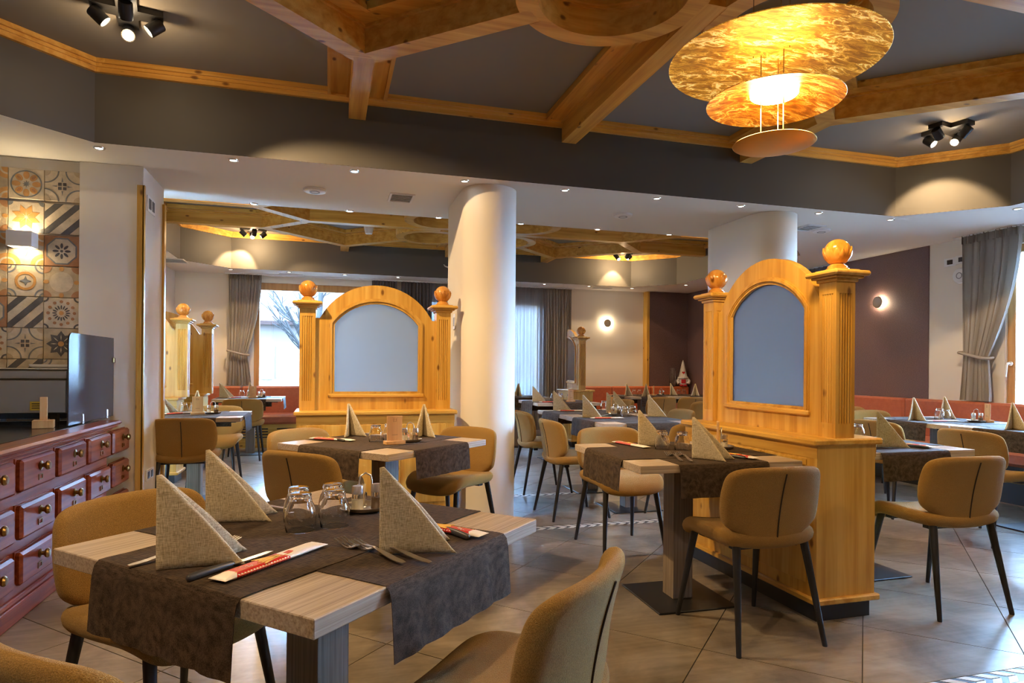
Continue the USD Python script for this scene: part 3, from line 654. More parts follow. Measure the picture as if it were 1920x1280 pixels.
# ================================================================ tables with cross-laid runners
TOP = .752
def build_table(s):
    def go(t):
        h = s / 2
        obj('tabletop', box(-h, h, -h, h, .714, .75, .002), 'oak_x', t)
        obj('pedestal', box(-.055, .055, -.055, .055, .008, .70, .002), 'oak_z', t)
        obj('base_plate', box(-.215, .215, -.215, .215, 0, .009, .003), 'black_metal', t)
        obj('support_frame', cat([box(-.30, .30, -.03, .03, .694, .714), box(-.03, .03, -.30, .30, .694, .714), box(-h + .05, h - .05, h - .14, h - .11, .70, .714), box(-h + .05, h - .05, -h + .11, -h + .14, .70, .714)]), 'black_metal', t)
    return go
def runner_mesh(L, w, z, seed, hang=.148):
    h = L / 2 + .004
    prof = [(-h - .012, z - hang), (-h - .010, z - hang * .6), (-h - .007, z - .03), (-h - .003, z - .010), (-h + .006, z - .001)] + [(q, z) for q in np.linspace(-h + .02, h - .02, 17)] + [(h - .006, z - .001), (h + .003, z - .010), (h + .007, z - .03), (h + .010, z - hang * .6), (h + .012, z - hang)]
    prof = np.array(prof); cols = np.linspace(-w / 2, w / 2, 19); d = np.array([np.gradient(prof[:, 0]), np.gradient(prof[:, 1])]).T; d /= np.linalg.norm(d, axis=1, keepdims=True); nrm = np.c_[-d[:, 1], d[:, 0]]
    V = []
    for k, (off) in enumerate((.0012, 0)):
        for i, (a, b) in enumerate(prof):
            for c in cols:
                low = max(0, (z - b) / hang); e = .008 * low * math.sin(c * 34 + seed * 2.1 + (1 if a > 0 else 0)) + .0
                wav = .0016 * max(0, meshkit.noise(np.array([a * 7 + seed, c * 7, 0.0]), 3) - .35) if low == 0 else 0
                edge = .004 * math.sin(a * 23 + seed) * (1 if abs(c) > w / 2 - 1e-6 else 0)
                V.append((a + nrm[i, 0] * off + math.copysign(e, a) * (1 if low > .1 else 0), c + math.copysign(edge, c), b + nrm[i, 1] * off + wav))
    R, C = len(prof), len(cols); f = []
    for i in range(R - 1):
        for j in range(C - 1):
            a = i * C + j; f += [[a, a + C, a + C + 1], [a, a + C + 1, a + 1]]; b = a + R * C; f += [[b, b + C + 1, b + C], [b, b + 1, b + C + 1]]
    for i in range(R - 1):
        for j in (0, C - 1):
            a = i * C + j; f += [[a, a + R * C, a + C], [a + C, a + R * C, a + R * C + C]]
    for i in (0, R - 1):
        for j in range(C - 1):
            a = i * C + j; f += [[a, a + 1, a + R * C], [a + 1, a + R * C + 1, a + R * C]]
    m = trimesh.Trimesh(np.array(V), f, process=False); m.fix_normals(); return m
RUN = {}
def runner(x, y, rz, L, w, z, label, seed=0):
    k = (L, w, z)
    if k not in RUN: RUN[k] = runner_mesh(L, w, z, seed)
    o = obj('table_runner', RUN[k], 'runner_brown', None, 35); X = UsdGeom.Xformable(o); X.AddTranslateOp().Set(Gf.Vec3d(x, y, 0)); X.AddRotateZOp().Set(float(rz))
    return tag(o, label, 'table runner', 'brown runners crossed on the tables')
TABLES = [  # phrase, centre, turn, size
    ('the nearest table', T1C, 45.0, .834), ('the central divider table', T2C, 41.5, .86), ('the large divider table', T3C, -1.5, .832), ('the first middle-row table', (2.47, 4.955), 0, .83), ('the second middle-row table', (2.48, 5.79), 0, .82),
    ('the third middle-row table', (2.87, 7.78), 0, .83), ('the rearmost middle-row table', (2.72, 9.26), 0, .83), ('the left far bench table', (4.85, 9.28), 0, .83), ('the right far bench table', (5.70, 9.28), 0, .83),
    ('the table behind the large divider', (3.0, 3.08), 0, .85), ('the far right window table', (5.13, 4.31), 0, .84), ('the near right window table', (5.13, 3.46), 0, .84), ('the front booth table', (-1.11, 6.10), 0, .83), ('the rear booth table', (-1.0, 9.22), 0, .83)]
DESC = ['square oak-look pedestal table turned cornerwise, nearest to us', 'square pedestal table turned cornerwise before the central divider', 'square pedestal table along the large right divider', 'pedestal table at the near end of the middle row', 'pedestal table second in the middle row',
        'pedestal table third in the middle row, left of the small divider', 'pedestal table last in the middle row under the sheer curtain', 'pedestal table at the far orange bench, left of the pair', 'pedestal table at the far orange bench, right of the pair below the gnome',
        'pedestal table behind the large divider, right of its base', 'pedestal table by the right bench, further one', 'pedestal table by the right bench, nearer one cut by the frame', 'pedestal table in the front booth beside the wall stub', 'pedestal table in the rear booth under the left far window']
for (ph, c, rz, s), d in zip(TABLES, DESC):
    again('pedestal_table_%d' % round(s * 1000) if False else 'pedestal_table', build_table(.834), d, 'table', (c[0], c[1], 0), rz) if True else None
    i = [t[0] for t in TABLES].index(ph)
    w = .455
    runner(c[0], c[1], rz + 90, .834, w, .7505, 'lower dark brown woven runner hanging front and back on ' + ph if rz not in (45.0, 41.5) else 'lower brown runner falling over the left front edge of ' + ph, 1)
    runner(c[0], c[1], rz, .834, w, .7522, 'upper dark brown woven runner hanging left and right on ' + ph if rz not in (45.0, 41.5) else 'upper brown runner falling over the right front edge of ' + ph, 2)
# ================================================================ table settings
TZ = .7535
def napkin_mesh(h, d, a0, a1, kind_side=False):
    out = []
    for a in (a0, a1):
        if kind_side and a == a1: d = d * 1.15
        c, s = math.cos(math.radians(a)), math.sin(math.radians(a))
        sg = 1 if a == a0 else -1
        pts = [(0, 0), (d * .5, -.0), (d, .0), (d * .93, .012), (d * .5, h * .54), (.010, h), (0, h * .995)]
        def fm(u, v, w, c=c, s=s, sg=sg):
            bow = sg * .010 * np.sin(np.clip(u / d, 0, 1) * math.pi) * (1 - np.clip(v / h, 0, 1)); q = w + bow
            return np.c_[u * c - q * s, u * s + q * c, v]
        out.append(pillow(pts, .016, .013, .009, fm, .002))
    return cat(out)
NK = {}
def napkin(x, y, rz, label, kind='side'):
    if kind not in NK: NK[kind] = napkin_mesh(.197, .174, 0, 37, True) if kind == 'side' else napkin_mesh(.195, .17, -24, 24)
    o = obj('napkin', NK[kind], 'napkin_linen', None, 40); X = UsdGeom.Xformable(o); X.AddTranslateOp().Set(Gf.Vec3d(x, y, TZ)); X.AddRotateZOp().Set(float(rz))
    return tag(o, label, 'napkin', 'folded linen-look paper napkins')
napkin(-.338, 1.465, -1, 'folded napkin standing at the left front corner of the nearest table')
napkin(-.314, 1.872, -9, 'folded napkin standing at the back left of the nearest table')
napkin(.114, 1.465, -10, 'folded napkin standing at the right front of the nearest table, by the forks')
napkin(.122, 4.10, 285, 'open-faced folded napkin left of the menu stand on the central divider table', 'front')
napkin(.575, 3.97, 262, 'open-faced folded napkin right of the menu stand on the central divider table', 'front')
napkin(1.645, 3.19, -23, 'golden-lit folded napkin at the far left of the large divider table')
napkin(1.672, 2.69, -60, 'folded napkin beside the crossed forks on the large divider table')
napkin(2.925, 2.838, -24, 'folded napkin just right of the large divider ledge')
napkin(2.113, 5.13, -30, 'folded napkin at the left edge of the first middle-row table')
napkin(2.743, 5.141, -32, 'folded napkin right of the upturned glasses on the first middle-row table')
napkin(2.192, 6.097, -35, 'folded napkin at the left edge of the second middle-row table')
napkin(2.56, 5.62, -20, 'folded napkin in sunlight behind the left one of the first middle-row table')
napkin(2.80, 5.98, -30, 'folded napkin behind the cruet, at the right of the second middle-row table')
napkin(2.485, 7.691, -30, 'folded napkin at the left of the third middle-row table')
napkin(2.77, 9.25, 248, 'slim open-faced folded napkin on the rearmost middle-row table', 'front')
napkin(4.536, 9.20, 258, 'leftmost folded napkin on the left far bench table', 'front')
napkin(4.80, 9.05, 242, 'folded napkin second from left at the far bench', 'front')
napkin(5.44, 9.42, 262, 'leaning folded napkin third from left at the far bench', 'front')
napkin(5.72, 9.12, 238, 'bluish folded napkin under the gnome on the right far bench table', 'front')
napkin(4.93, 4.40, 232, 'pale folded napkin at the left of the far right window table', 'front')
napkin(5.40, 4.50, 228, 'folded napkin below the tied curtain on the far right window table', 'front')
napkin(4.93, 3.56, 226, 'folded napkin nearest the right frame edge on the near right window table', 'front')
napkin(-1.15, 6.42, 278, 'folded napkin behind the menu stand on the front booth table', 'front')
napkin(-1.47, 6.30, -35, 'folded napkin cut by the wall stub on the front booth table')
napkin(-1.37, 9.10, -32, 'folded napkin in front of the orange bench on the rear booth table')
napkin(-1.05, 9.55, 285, 'folded napkin behind the menu stand on the rear booth table', 'front')

# upturned tumblers with a narrow foot
GL = lathe([(.0350, 0), (.0372, .0), (.0390, .018), (.0392, .035), (.0375, .052), (.0335, .066), (.0290, .073), (.0272, .080), (.0270, .093), (.0245, .0955), (0, .0955),
            (0, .084), (.0235, .082), (.0250, .076), (.0310, .064), (.0355, .050), (.0373, .035), (.0371, .018), (.0350, 0)], 28)
def glass(x, y, label):
    o = obj('tumbler', GL, 'glass', None, 50); UsdGeom.Xformable(o).AddTranslateOp().Set(Gf.Vec3d(x, y, TZ + .0002)); return tag(o, label, 'glass', 'upturned water tumblers')
GLS = [(-.066, 1.735, 'upturned glass nearest us on the nearest table'), (.020, 1.762, 'upturned glass beside the cruet, front right on the nearest table'), (-.075, 1.825, 'upturned glass behind left on the nearest table'), (.015, 1.855, 'upturned glass behind right on the nearest table'),
       (.262, 3.690, 'upturned glass left of the menu stand on the central divider table'), (.345, 3.765, 'upturned glass hidden behind the menu stand on the central divider table'),
       (1.700, 3.020, 'upturned glass left in the pair on the large divider table'), (1.790, 2.975, 'upturned glass right in the pair on the large divider table'), (1.74, 3.10, 'upturned glass behind the pair on the large divider table'),
       (3.15, 3.20, 'upturned glass peeping over the large divider ledge'), (2.513, 5.12, 'upturned glass left of the pair on the first middle-row table'), (2.62, 5.19, 'upturned glass right of the pair on the first middle-row table'),
       (2.72, 6.02, 'upturned glass left of the pair on the second middle-row table'), (2.80, 6.08, 'upturned glass right of the pair on the second middle-row table'), (2.93, 7.86, 'upturned glass beside the menu stand on the third middle-row table'), (2.85, 7.92, 'upturned glass behind the napkin on the third middle-row table'),
       (2.60, 9.30, 'upturned glass beside the column on the rearmost middle-row table'), (4.72, 9.30, 'upturned glass left on the left far bench table'), (4.84, 9.34, 'upturned glass right on the left far bench table'), (5.56, 9.36, 'upturned glass left on the right far bench table'), (5.68, 9.40, 'upturned glass right on the right far bench table'),
       (5.14, 4.27, 'sparkling upturned glass on the far right window table'), (5.20, 4.38, 'upturned glass behind the sparkling one on the far right window table'), (-1.22, 6.20, 'upturned glass left on the front booth table'), (-1.155, 6.28, 'upturned glass half behind the front booth menu stand'), (-1.12, 9.30, 'upturned glass left on the rear booth table'), (-1.03, 9.33, 'upturned glass right on the rear booth table')]
for x, y, l in GLS: glass(x, y, l)

def build_cruet(t):
    obj('tray', lathe([(0, .002), (.040, .002), (.058, .010), (.066, .017), (.068, .017), (.060, .006), (.044, 0), (0, 0)], 32), 'steel', t, 40)
    obj('handle', tube([(-.020, .0, .006), (-.020, 0, .085), (-.016, 0, .102), (0, 0, .111), (.016, 0, .102), (.020, 0, .085), (.020, 0, .006)], .0028, 8), 'steel', t, True)
    for x, fill in ((-.030, 'salt'), (.030, 'pepper')):
        s = obj('shaker', mv(lathe([(0, 0), (.0165, 0), (.0170, .003), (.0165, .050), (.0155, .052), (0, .052)], 20), (x, -.014, .005)), 'glass', t, 40)
        obj('contents', mv(lathe([(0, .003), (.0148, .003), (.0142, .034), (0, .034)], 16), (x, -.014, .005)), fill, s, 40)
        obj('shaker_cap', mv(lathe([(.0158, .050), (.0165, .052), (.0165, .066), (.0150, .073), (0, .075)], 20), (x, -.014, .005)), 'steel', s, 40)
    c = obj('toothpick_cup', mv(lathe([(0, 0), (.016, 0), (.0165, .042), (.0155, .042), (.015, .003), (0, .003)], 20), (.002, .034, .005)), 'glass', t, 40)
    obj('toothpicks', cat([tube([(.002 + .006 * math.cos(k * 2.4), .034 + .006 * math.sin(k * 2.4), .009), (.002 + .012 * math.cos(k * 2.4), .034 + .012 * math.sin(k * 2.4), .072)], .0012, 5) for k in range(9)]), 'pick', c)
for x, y, rz, l in [(.108, 1.925, 20, 'chrome salt and pepper cruet on the nearest table'), (.450, 3.640, -10, 'chrome cruet right of the menu stand on the central divider table'), (2.03, 2.98, 60, 'chrome cruet behind the menu stand on the large divider table'), (2.52, 5.33, -15, 'chrome cruet with hoop handle on the first middle-row table'),
                 (2.84, 7.72, 0, 'chrome cruet behind the napkin on the third middle-row table'), (5.19, 9.28, 0, 'white-topped cruet on the left far bench table'), (5.235, 4.075, -20, 'chrome cruet with hoop handle on the far right window table'), (-.968, 6.10, -5, 'chrome cruet with hoop handle on the front booth table'), (-.86, 9.18, 0, 'chrome cruet on the rear booth table')]:
    again('cruet_set', build_cruet, l, 'cruet', (x, y, TZ + .0003), rz)
def build_menu(t):
    obj('base', box(-.055, .055, -.028, .028, 0, .020, .002), 'beech', t)
    b = obj('upright_board', box(-.043, .043, -.005, .005, .018, .155, .001), 'beech', t)
    for s in (-1, 1):
        m = [box(-.010, -.008, s * .005, s * .0054, .124, .142), box(-.010, .010, s * .005, s * .0054, .124, .126), box(-.003, -.001, s * .005, s * .0054, .130, .142), box(.004, .010, s * .005, s * .0054, .134, .136), box(.008, .010, s * .005, s * .0054, .126, .142)]
        obj('engraved_emblem', cat(m), 'brown_ink', b); 
        obj('engraved_line', box(-.017, .017, s * .005, s * .0054, .050, .053), 'brown_ink', b)
for x, y, rz, l in [(.352, 3.545, 16, 'wooden menu stand in the middle of the central divider table'), (1.945, 2.885, 58, 'wooden menu stand seen edge-on at the large divider table'), (2.62, 5.62, 55, 'narrow-looking wooden menu stand on the second middle-row table'), (2.97, 7.60, 16, 'wooden menu stand on the third middle-row table'),
                 (5.04, 9.25, 70, 'pale menu stand turned sideways on the left far bench table'), (5.33, 4.05, 60, 'wooden menu stand turned sideways on the far right window table'), (-1.085, 6.06, 14, 'wooden menu stand on the front booth table'), (-.955, 9.06, 14, 'wooden menu stand on the rear booth table')]:
    again('menu_stand', build_menu, l, 'menu stand', (x, y, TZ + .0003), rz)

# cutlery
def fork_mesh():
    o = [(-.0042, 0), (.0042, 0), (.0062, .012), (.0060, .05), (.0030, .085), (.0022, .118), (.0030, .132), (.0090, .146), (.0115, .160)]
    body = o + [(-x, y) for x, y in o[::-1] if x > 0][:-0 or None]
    pg = unary_union([Polygon([(x, y) for x, y in o] + [(-x, y) for x, y in o[2:][::-1]] + [(-.0062, .012)]).buffer(0)] + [sbox(q - .0013, .155, q + .0013, .205) for q in (-.0100, -.0034, .0034, .0100)])
    zs = lambda y: np.interp(y, [0, .03, .09, .125, .150, .165, .205], [.004, .006, .016, .014, .003, .002, .013])
    out = []
    m = prism(pg.segmentize(.008), 0, .0016); 
    for _ in range(1): m = m.subdivide_to_size(.014) if hasattr(m, 'subdivide_to_size') else m
    v = m.vertices.copy(); v[:, 2] += zs(v[:, 1]); m.vertices = v; return m
FORK = fork_mesh(); FORK.vertices *= [1.35, 1.2, 1.1]
def fork(x, y, rz, label):
    o = obj('fork', FORK, 'steel', None, 35); X = UsdGeom.Xformable(o); X.AddTranslateOp().Set(Gf.Vec3d(x, y, TZ - .001)); X.AddRotateZOp().Set(float(rz)); return tag(o, label, 'fork', 'steel forks')
def dirz(a, b): return math.degrees(math.atan2(b[1] - a[1], b[0] - a[0])) - 90
def fork_px(h, t, label, lift=0): fork(h[0], h[1], dirz(h, t), label)
fork_px((.159, 1.378), (.035, 1.575), 'left fork of the crossed pair at the front of the nearest table')
fork_px((.214, 1.367), (.078, 1.535), 'right fork of the crossed pair, lying over the other on the nearest table')
fork(-.398, 1.500, -52, 'fork half hidden by the left front napkin of the nearest table')
fork(-.10, 1.985, 70, 'fork lying behind the glasses on the nearest table')
fork_px((1.565, 2.600), (1.615, 2.80), 'fork left in the pair on the large divider table'); fork_px((1.600, 2.575), (1.655, 2.775), 'fork right in the pair on the large divider table')
fork(2.76, 2.74, 10, 'fork left of the napkin behind the large divider'); fork(2.80, 2.73, 5, 'second fork left of the napkin behind the large divider')
fork(2.33, 5.25, -80, 'fork behind the left napkin on the first middle-row table')
def build_knife(t):
    obj('handle', tube([(0, 0, .006), (0, .004, .006), (0, .05, .007), (0, .105, .007), (0, .110, .007)], [.004, .0075, .0085, .0065, .004], 10), 'knife_grey', t, True)
    obj('blade', plate(Polygon([(-.007, .105), (.006, .105), (.009, .14), (.008, .19), (.003, .215), (-.007, .205)]), 0, .0014).apply_transform(np.array([[1, 0, 0, 0], [0, 0, 1, 0], [0, -1, 0, .007], [0, 0, 0, 1.0]])), 'steel', t)
for x, y, rz, l in [(-.262, 1.372, -42, 'grey-handled knife beside the front bread stick packet on the nearest table'), (.335, 1.535, 24, 'grey-handled knife beside the right bread stick packet on the nearest table'), (1.905, 2.60, 20, 'dark knife beside the packet on the large divider table'), (3.16, 2.72, 20, 'dark knife beside the packet behind the large divider'), (.09, 3.71, 30, 'dark knife beside the left packet on the central divider table')]:
    again('table_knife', build_knife, l, 'knife', (x, y, TZ + .0005), rz)
# bread stick packets
def build_pack(t):
    L, w = .292, .043
    def fm(u, v, q): return np.c_[u, v, q * (.35 + .65 * np.clip(np.minimum(v, L - v) / .03, 0, 1)) + .0068]
    def strip(a, b, g=0):
        return pillow([(-w / 2 - g, a), (w / 2 + g, a), (w / 2 + g, b), (-w / 2 - g, b)], .008, .012 + 2 * g, .012, fm, .001)
    flare = [(-w / 2 - .002, 0), (w / 2 + .002, 0), (w / 2, .02), (w / 2, L - .03), (w / 2 + .003, L), (-w / 2 - .003, L), (-w / 2, L - .03), (-w / 2, .02)]
    wr = obj('wrapper', pillow(flare, .008, .012, .012, fm, .001), 'white_print', t, 40)
    b = obj('red_band', strip(.030, .175, .0004), 'red_print', t, 40)
    obj('bread_stick_print', cat([mv(box(-.0022, .0022, -.026, .026, .0132, .0139, .0003), (-.012 + k * .0042, .128 + (k % 3) * .004, 0), rz=-14 + k * 5) for k in range(7)]), 'yellow_print', b)
    obj('yellow_line', box(.0105, .0115, .034, .19, .0126, .0135), 'yellow_print', b)
    sq_ = spline([(-.010, .052), (-.004, .060), (-.009, .066), (.002, .068), (-.004, .076), (.006, .074), (.004, .084), (.010, .080)], 4, False)
    obj('white_lettering', tube(np.c_[sq_, np.full(len(sq_), .0133)], .0007, 5), 'white_print', b)
    obj('red_emblem', cat([mv(box(-.006, .006, -.010, .010, .0126, .0133, .0002), (.0, .19, 0), rz=12), mv(box(-.001, .001, -.016, .016, .0126, .0133, .0002), (.008, .183, 0), rz=10)]), 'red_print', wr)
PK = [((-.205, 1.348), (-.012, 1.575), 'red and white bread stick packet at the front of the nearest table'), ((.375, 1.545), (.21, 1.72), 'red bread stick packet at the right edge of the nearest table'), ((-.09, 3.90), (.125, 3.73), 'red bread stick packet left on the central divider table'), ((.43, 3.78), (.48, 3.95), 'red bread stick packet behind the cruet on the central divider table'),
      ((1.585, 3.355), (1.625, 3.125), 'bread stick packet at the far left of the large divider table'), ((1.945, 2.575), (1.885, 2.78), 'red bread stick packet at the right of the large divider table'), ((3.21, 2.735), (3.14, 2.93), 'red bread stick packet right of the napkin behind the large divider'), ((2.13, 4.99), (2.36, 4.97), 'red bread stick packet on the first middle-row table'), ((2.17, 5.93), (2.40, 5.90), 'red bread stick packet on the second middle-row table'), ((2.52, 7.52), (2.75, 7.53), 'red bread stick packet on the third middle-row table'), ((4.86, 4.20), (5.08, 4.17), 'pinkish-lit bread stick packet on the far right window table'), ((-1.36, 6.05), (-1.24, 6.16), 'white bread stick packet on the front booth table'), ((-1.25, 9.00), (-1.10, 9.12), 'white bread stick packet on the rear booth table')]
for a, b, l in PK: again('bread_stick_packet', build_pack, l, 'bread stick packet', (a[0], a[1], TZ + .0003), dirz(a, b))

# ================================================================ buffet on the left
cb = thing('drawer_cabinet', 'reddish wooden apothecary cabinet of small drawers under the buffet', 'cabinet')
obj('carcass', box(-1.95, -1.372, -.6, 4.685, .02, .776), 'red_y', cb)
obj('plinth', cat([box(-1.90, -1.352, -.6, 4.70, 0, .085, .004), box(-1.9, -1.360, -.6, 4.692, .085, .112, .006)]), 'red_y', cb)
obj('cornice', cat([box(-1.95, -1.345, -.6, 4.71, .755, .775, .006), box(-1.95, -1.318, -.6, 4.735, .772, .790, .008), box(-1.95, -1.300, -.6, 4.752, .788, .813, .011)]), 'red_y', cb)
obj('stone_counter', box(-2.4, -1.42, -.6, 4.70, .80, .8165, .003), 'black_glossy', cb)
for c in range(-6, 5):
    y0 = 3.42 + (c - 1) * .4345; 
    if y0 < -.5: continue
    for r, (z0, z1) in enumerate(((.588, .738), (.370, .526), (.162, .312))):
        w = .372 if c < 4 else .36
        d = obj('drawer', cat([box(-1.385, -1.338, y0, y0 + w, z0, z1, .012), box(-1.372, -1.366, y0 - .006, y0 + w + .006, z0 - .006, z1 + .006)]), 'red_y', cb)
        kc = (-1.336, y0 + w * .5, z0 + (z1 - z0) * .66)
        obj('knob', mv(lathe([(0, 0), (.022, 0), (.022, .004), (.010, .008), (.011, .018), (.021, .025), (.023, .033), (.016, .041), (0, .043)], 16), kc, ry=90), 'brass', d, 40)
        lz = z0 + (z1 - z0) * .30; fr = sbox(-.022, -.014, .022, .014).difference(sbox(-.016, -.009, .016, .009))
        obj('label_holder', mv(plate(fr, -.004, .001), (-1.338, kc[1], lz), rz=90), 'brass', d)
gd = thing('sneeze_guard', 'dark smoked glass guard panel with rounded corner at the cabinet end', 'guard panel', (-1.437, 4.23, .8165))
gp = sbox(0, .008, .795, .545).difference(sbox(0, .49, .05, .6)).union(Point(.05, .495).buffer(.05, 8)).intersection(sbox(0, .008, .795, .545))
obj('panel', mv(plate(gp, -.004, .004), rz=90), 'smoked_glass', gd)
for y in (.22, .66): obj('clamp', cat([box(-.012, .012, y - .012, y + .012, 0, .014, .003), box(-.010, .012, y - .008, y + .008, .012, .062, .004)]), 'steel', gd)
obj('wall_clip', box(-.012, .012, .775, .808, .375, .41, .003), 'brass', gd)
wm = thing('food_warmer', 'long stainless steel food warmer box on the buffet counter', 'food warmer', (-2.1, 4.82, .8165))
obj('body', box(-.9, .53, -.22, .20, .055, .265, .006), 'brushed_steel', wm); obj('upper_lid', box(-.905, .535, -.225, .205, .267, .325, .006), 'brushed_steel', wm); obj('rim', box(-.91, .54, -.23, .21, .326, .334, .003), 'steel', wm)
obj('foot', box(-.02, .02, -.02, .02, 0, .056).apply_translation((.45, -.17, 0)), 'black_metal', wm)
obj('foot', box(-.62, -.58, -.19, -.15, 0, .056), 'black_metal', wm); obj('foot', box(-.62, .47, .13, .17, 0, .056), 'black_metal', wm)
lab = obj('warning_label', box(.335, .43, -.2215, -.2195, .075, .13), 'yellow_label', wm)
for k in range(3): obj('printed_line', box(.345, .415 - k * .01, -.2222, -.2213, .087 + k * .013, .092 + k * .013), 'dark_ink', lab)
dish = lathe([(0, 0), (.10, 0), (.118, .012), (.122, .026), (.118, .026), (.105, .008), (0, .006)], 32)
o = obj('serving_dish', mv(dish, (-1.72, 4.80, 1.1508)), 'white_plastic', None, 40); tag(o, 'white oval serving dish on the steel food warmer', 'dish')
st = thing('name_stand', 'blank wooden upright name stand on the buffet counter', 'stand', (-1.545, 4.20, .8168), 14)
obj('base', box(-.05, .05, -.04, .04, 0, .045, .003), 'beech', st); obj('upright', box(-.018, .018, -.010, .010, .043, .175, .002), 'beech', st)
wlmp = thing('cube_wall_lamp', 'white cube up-and-down wall lamp on the patterned tiles', 'wall lamp', (-1.967, 5.045, 2.005))
obj('housing', cat([box(-.072, -.066, -.105, 0, -.05, .052), box(.066, .072, -.105, 0, -.05, .052), box(-.066, .066, -.105, -.099, -.05, .052), box(-.066, .066, -.006, 0, -.05, .052)]), 'white_plastic', wlmp)
obj('light_window', box(-.066, .066, -.099, -.006, -.03, .032), 'cube_glow', wlmp)

# ================================================================ golden disc lamp
lp = thing('disc_lamp', 'hanging lamp of three gold leaf discs, glowing under the front ceiling', 'ceiling lamp', (1.76, 2.235, 0))
def dome_disc(r, z, rise, t=.004, n=56, up=1):
    rr = np.linspace(0, r, 9); pr = [(q, z + up * rise * (1 - (q / r) ** 2)) for q in rr]; return lathe(pr + [(r + .002, z + t / 2)] + [(q, y + t) for q, y in pr[::-1]], n)
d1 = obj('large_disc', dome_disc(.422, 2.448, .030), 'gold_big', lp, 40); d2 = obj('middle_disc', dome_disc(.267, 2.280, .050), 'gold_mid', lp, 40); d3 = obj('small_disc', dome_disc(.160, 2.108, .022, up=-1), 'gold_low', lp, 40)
obj('bulb', lathe([(0, 2.306), (.088, 2.306), (.094, 2.311), (.094, 2.320), (0, 2.324)], 32), 'bulb_glow', lp, 40)
for k in range(3):
    a = .6 + k * 2 * math.pi / 3; x, y = .052 * math.cos(a), .052 * math.sin(a)
    obj('lower_rod', tube([(x, y, 2.09), (x, y, 2.325)], .0022, 6), 'brass', d3); obj('upper_rod', tube([(x, y, 2.33), (x, y, 2.50)], .0022, 6), 'brass', d2)
    obj('suspension_wire', tube([(x * 1.6, y * 1.6, 2.47), (x * 1.6, y * 1.6, 3.03)], .0018, 6), 'brass', lp)
obj('canopy', lathe([(0, 3.044), (.09, 3.044), (.09, 3.028), (0, 3.022)], 28), 'brass', lp, 40)
for nm, z, fl, r, pw in (('upward_glow', 2.338, 180, .16, 8), ('downward_glow', 2.258, 0, .20, 70)):
    ls = UsdLux.DiskLight.Define(stage, str(lp.GetPath()) + '/' + nm); ls.AddTranslateOp().Set(Gf.Vec3d(0, 0, z)); ls.AddRotateXOp().Set(float(fl)); ls.CreateRadiusAttr(r); ls.CreateColorAttr((1.0, .64, .25)); ls.CreateIntensityAttr(pw)

# ceiling spot fixtures, downlights, detectors
def build_spot(t):
    obj('ceiling_plate', prism(unary_union([sbox(-.17, -.05, .17, .05), sbox(-.05, -.17, .05, .17)]), 3.058, 3.0885), 'black_metal', t)
    for k, (x, y) in enumerate(((.12, 0), (-.12, 0), (0, .12), (0, -.12))):
        h = obj('spot_head', mv(lathe([(0, .04), (.030, .04), (.034, .035), (.034, -.045), (.029, -.045), (.027, -.035), (0, -.035)], 20), (x * 1.1, y * 1.1, 3.015), rx=-y * 400, ry=x * 400), 'black_metal', t, 40)
        obj('lens', mv(lathe([(0, -.036), (.026, -.036), (.026, -.031), (0, -.031)], 20), (x * 1.1, y * 1.1, 3.015), rx=-y * 400, ry=x * 400), 'spot_glow', h, 40)
SL = ['four-headed black ceiling spot above the drawer cabinet, at the upper left', 'four-headed black ceiling spot right of the golden lamp', 'black ceiling spot behind us on the left', 'black ceiling spot behind us on the right', 'black ceiling spot in the rear recess, left end', 'black ceiling spot in the rear recess, right end', 'black ceiling spot in the rear recess, near left', 'black ceiling spot in the rear recess, near right']
for (x, y), l in zip(SPOTS, SL): again('ceiling_spot', build_spot, l, 'ceiling spot', (x, y, 0), 12)
def build_down(t):
    obj('bezel', lathe([(.020, ZC - .0005), (.036, ZC - .0005), (.034, ZC - .007), (.024, ZC - .008), (.020, ZC - .003)], 20), 'steel', t, 40)
    obj('light_lens', lathe([(0, ZC - .006), (.022, ZC - .006), (.022, ZC - .002), (0, ZC - .002)], 16), 'led_white', t)
rows = [('front edge', 4.69, [-1.43 + .8 * k for k in range(9)]), ('middle edge', 5.905, [-.628 + .802 * k for k in range(6)]), ('rear edge', 10.02, [-1.37 + .8 * k for k in range(9)])]
nth = ['first', 'second', 'third', 'fourth', 'fifth', 'sixth', 'seventh', 'eighth', 'ninth']
for nm, y, xs in rows:
    for k, x in enumerate(xs): again('downlight', build_down, 'small recessed downlight in the white soffit, %s from left in the %s row' % (nth[k], nm), 'downlight', (x, y, 0), 0, 'soffit downlights')
for x, y, l in ((5.65, 4.05, 'small recessed downlight at the right chamfer of the front recess'), (-1.947, 8.715, 'small recessed downlight by the left air grille'), (5.676, 9.356, 'small recessed downlight at the rear right chamfer')): again('downlight', build_down, l, 'downlight', (x, y, 0), 0, 'soffit downlights')
for x, y, l in ((-.114, 5.281, 'round white smoke detector on the soffit left of the column'), (2.554, 5.28, 'round white smoke detector on the soffit between the columns'), (4.704, 5.254, 'round white smoke detector on the soffit right of the oblong column')):
    t = thing('smoke_detector', l, 'smoke detector', (x, y, 0)); obj('housing', lathe([(0, ZC - .022), (.075, ZC - .022), (.085, ZC - .016), (.088, ZC - .001), (0, ZC - .001)], 28), 'white_plastic', t, 40); obj('ring', lathe([(.030, ZC - .0225), (.040, ZC - .0225), (.040, ZC - .025), (.030, ZC - .025)], 24), 'grey_plastic', t)
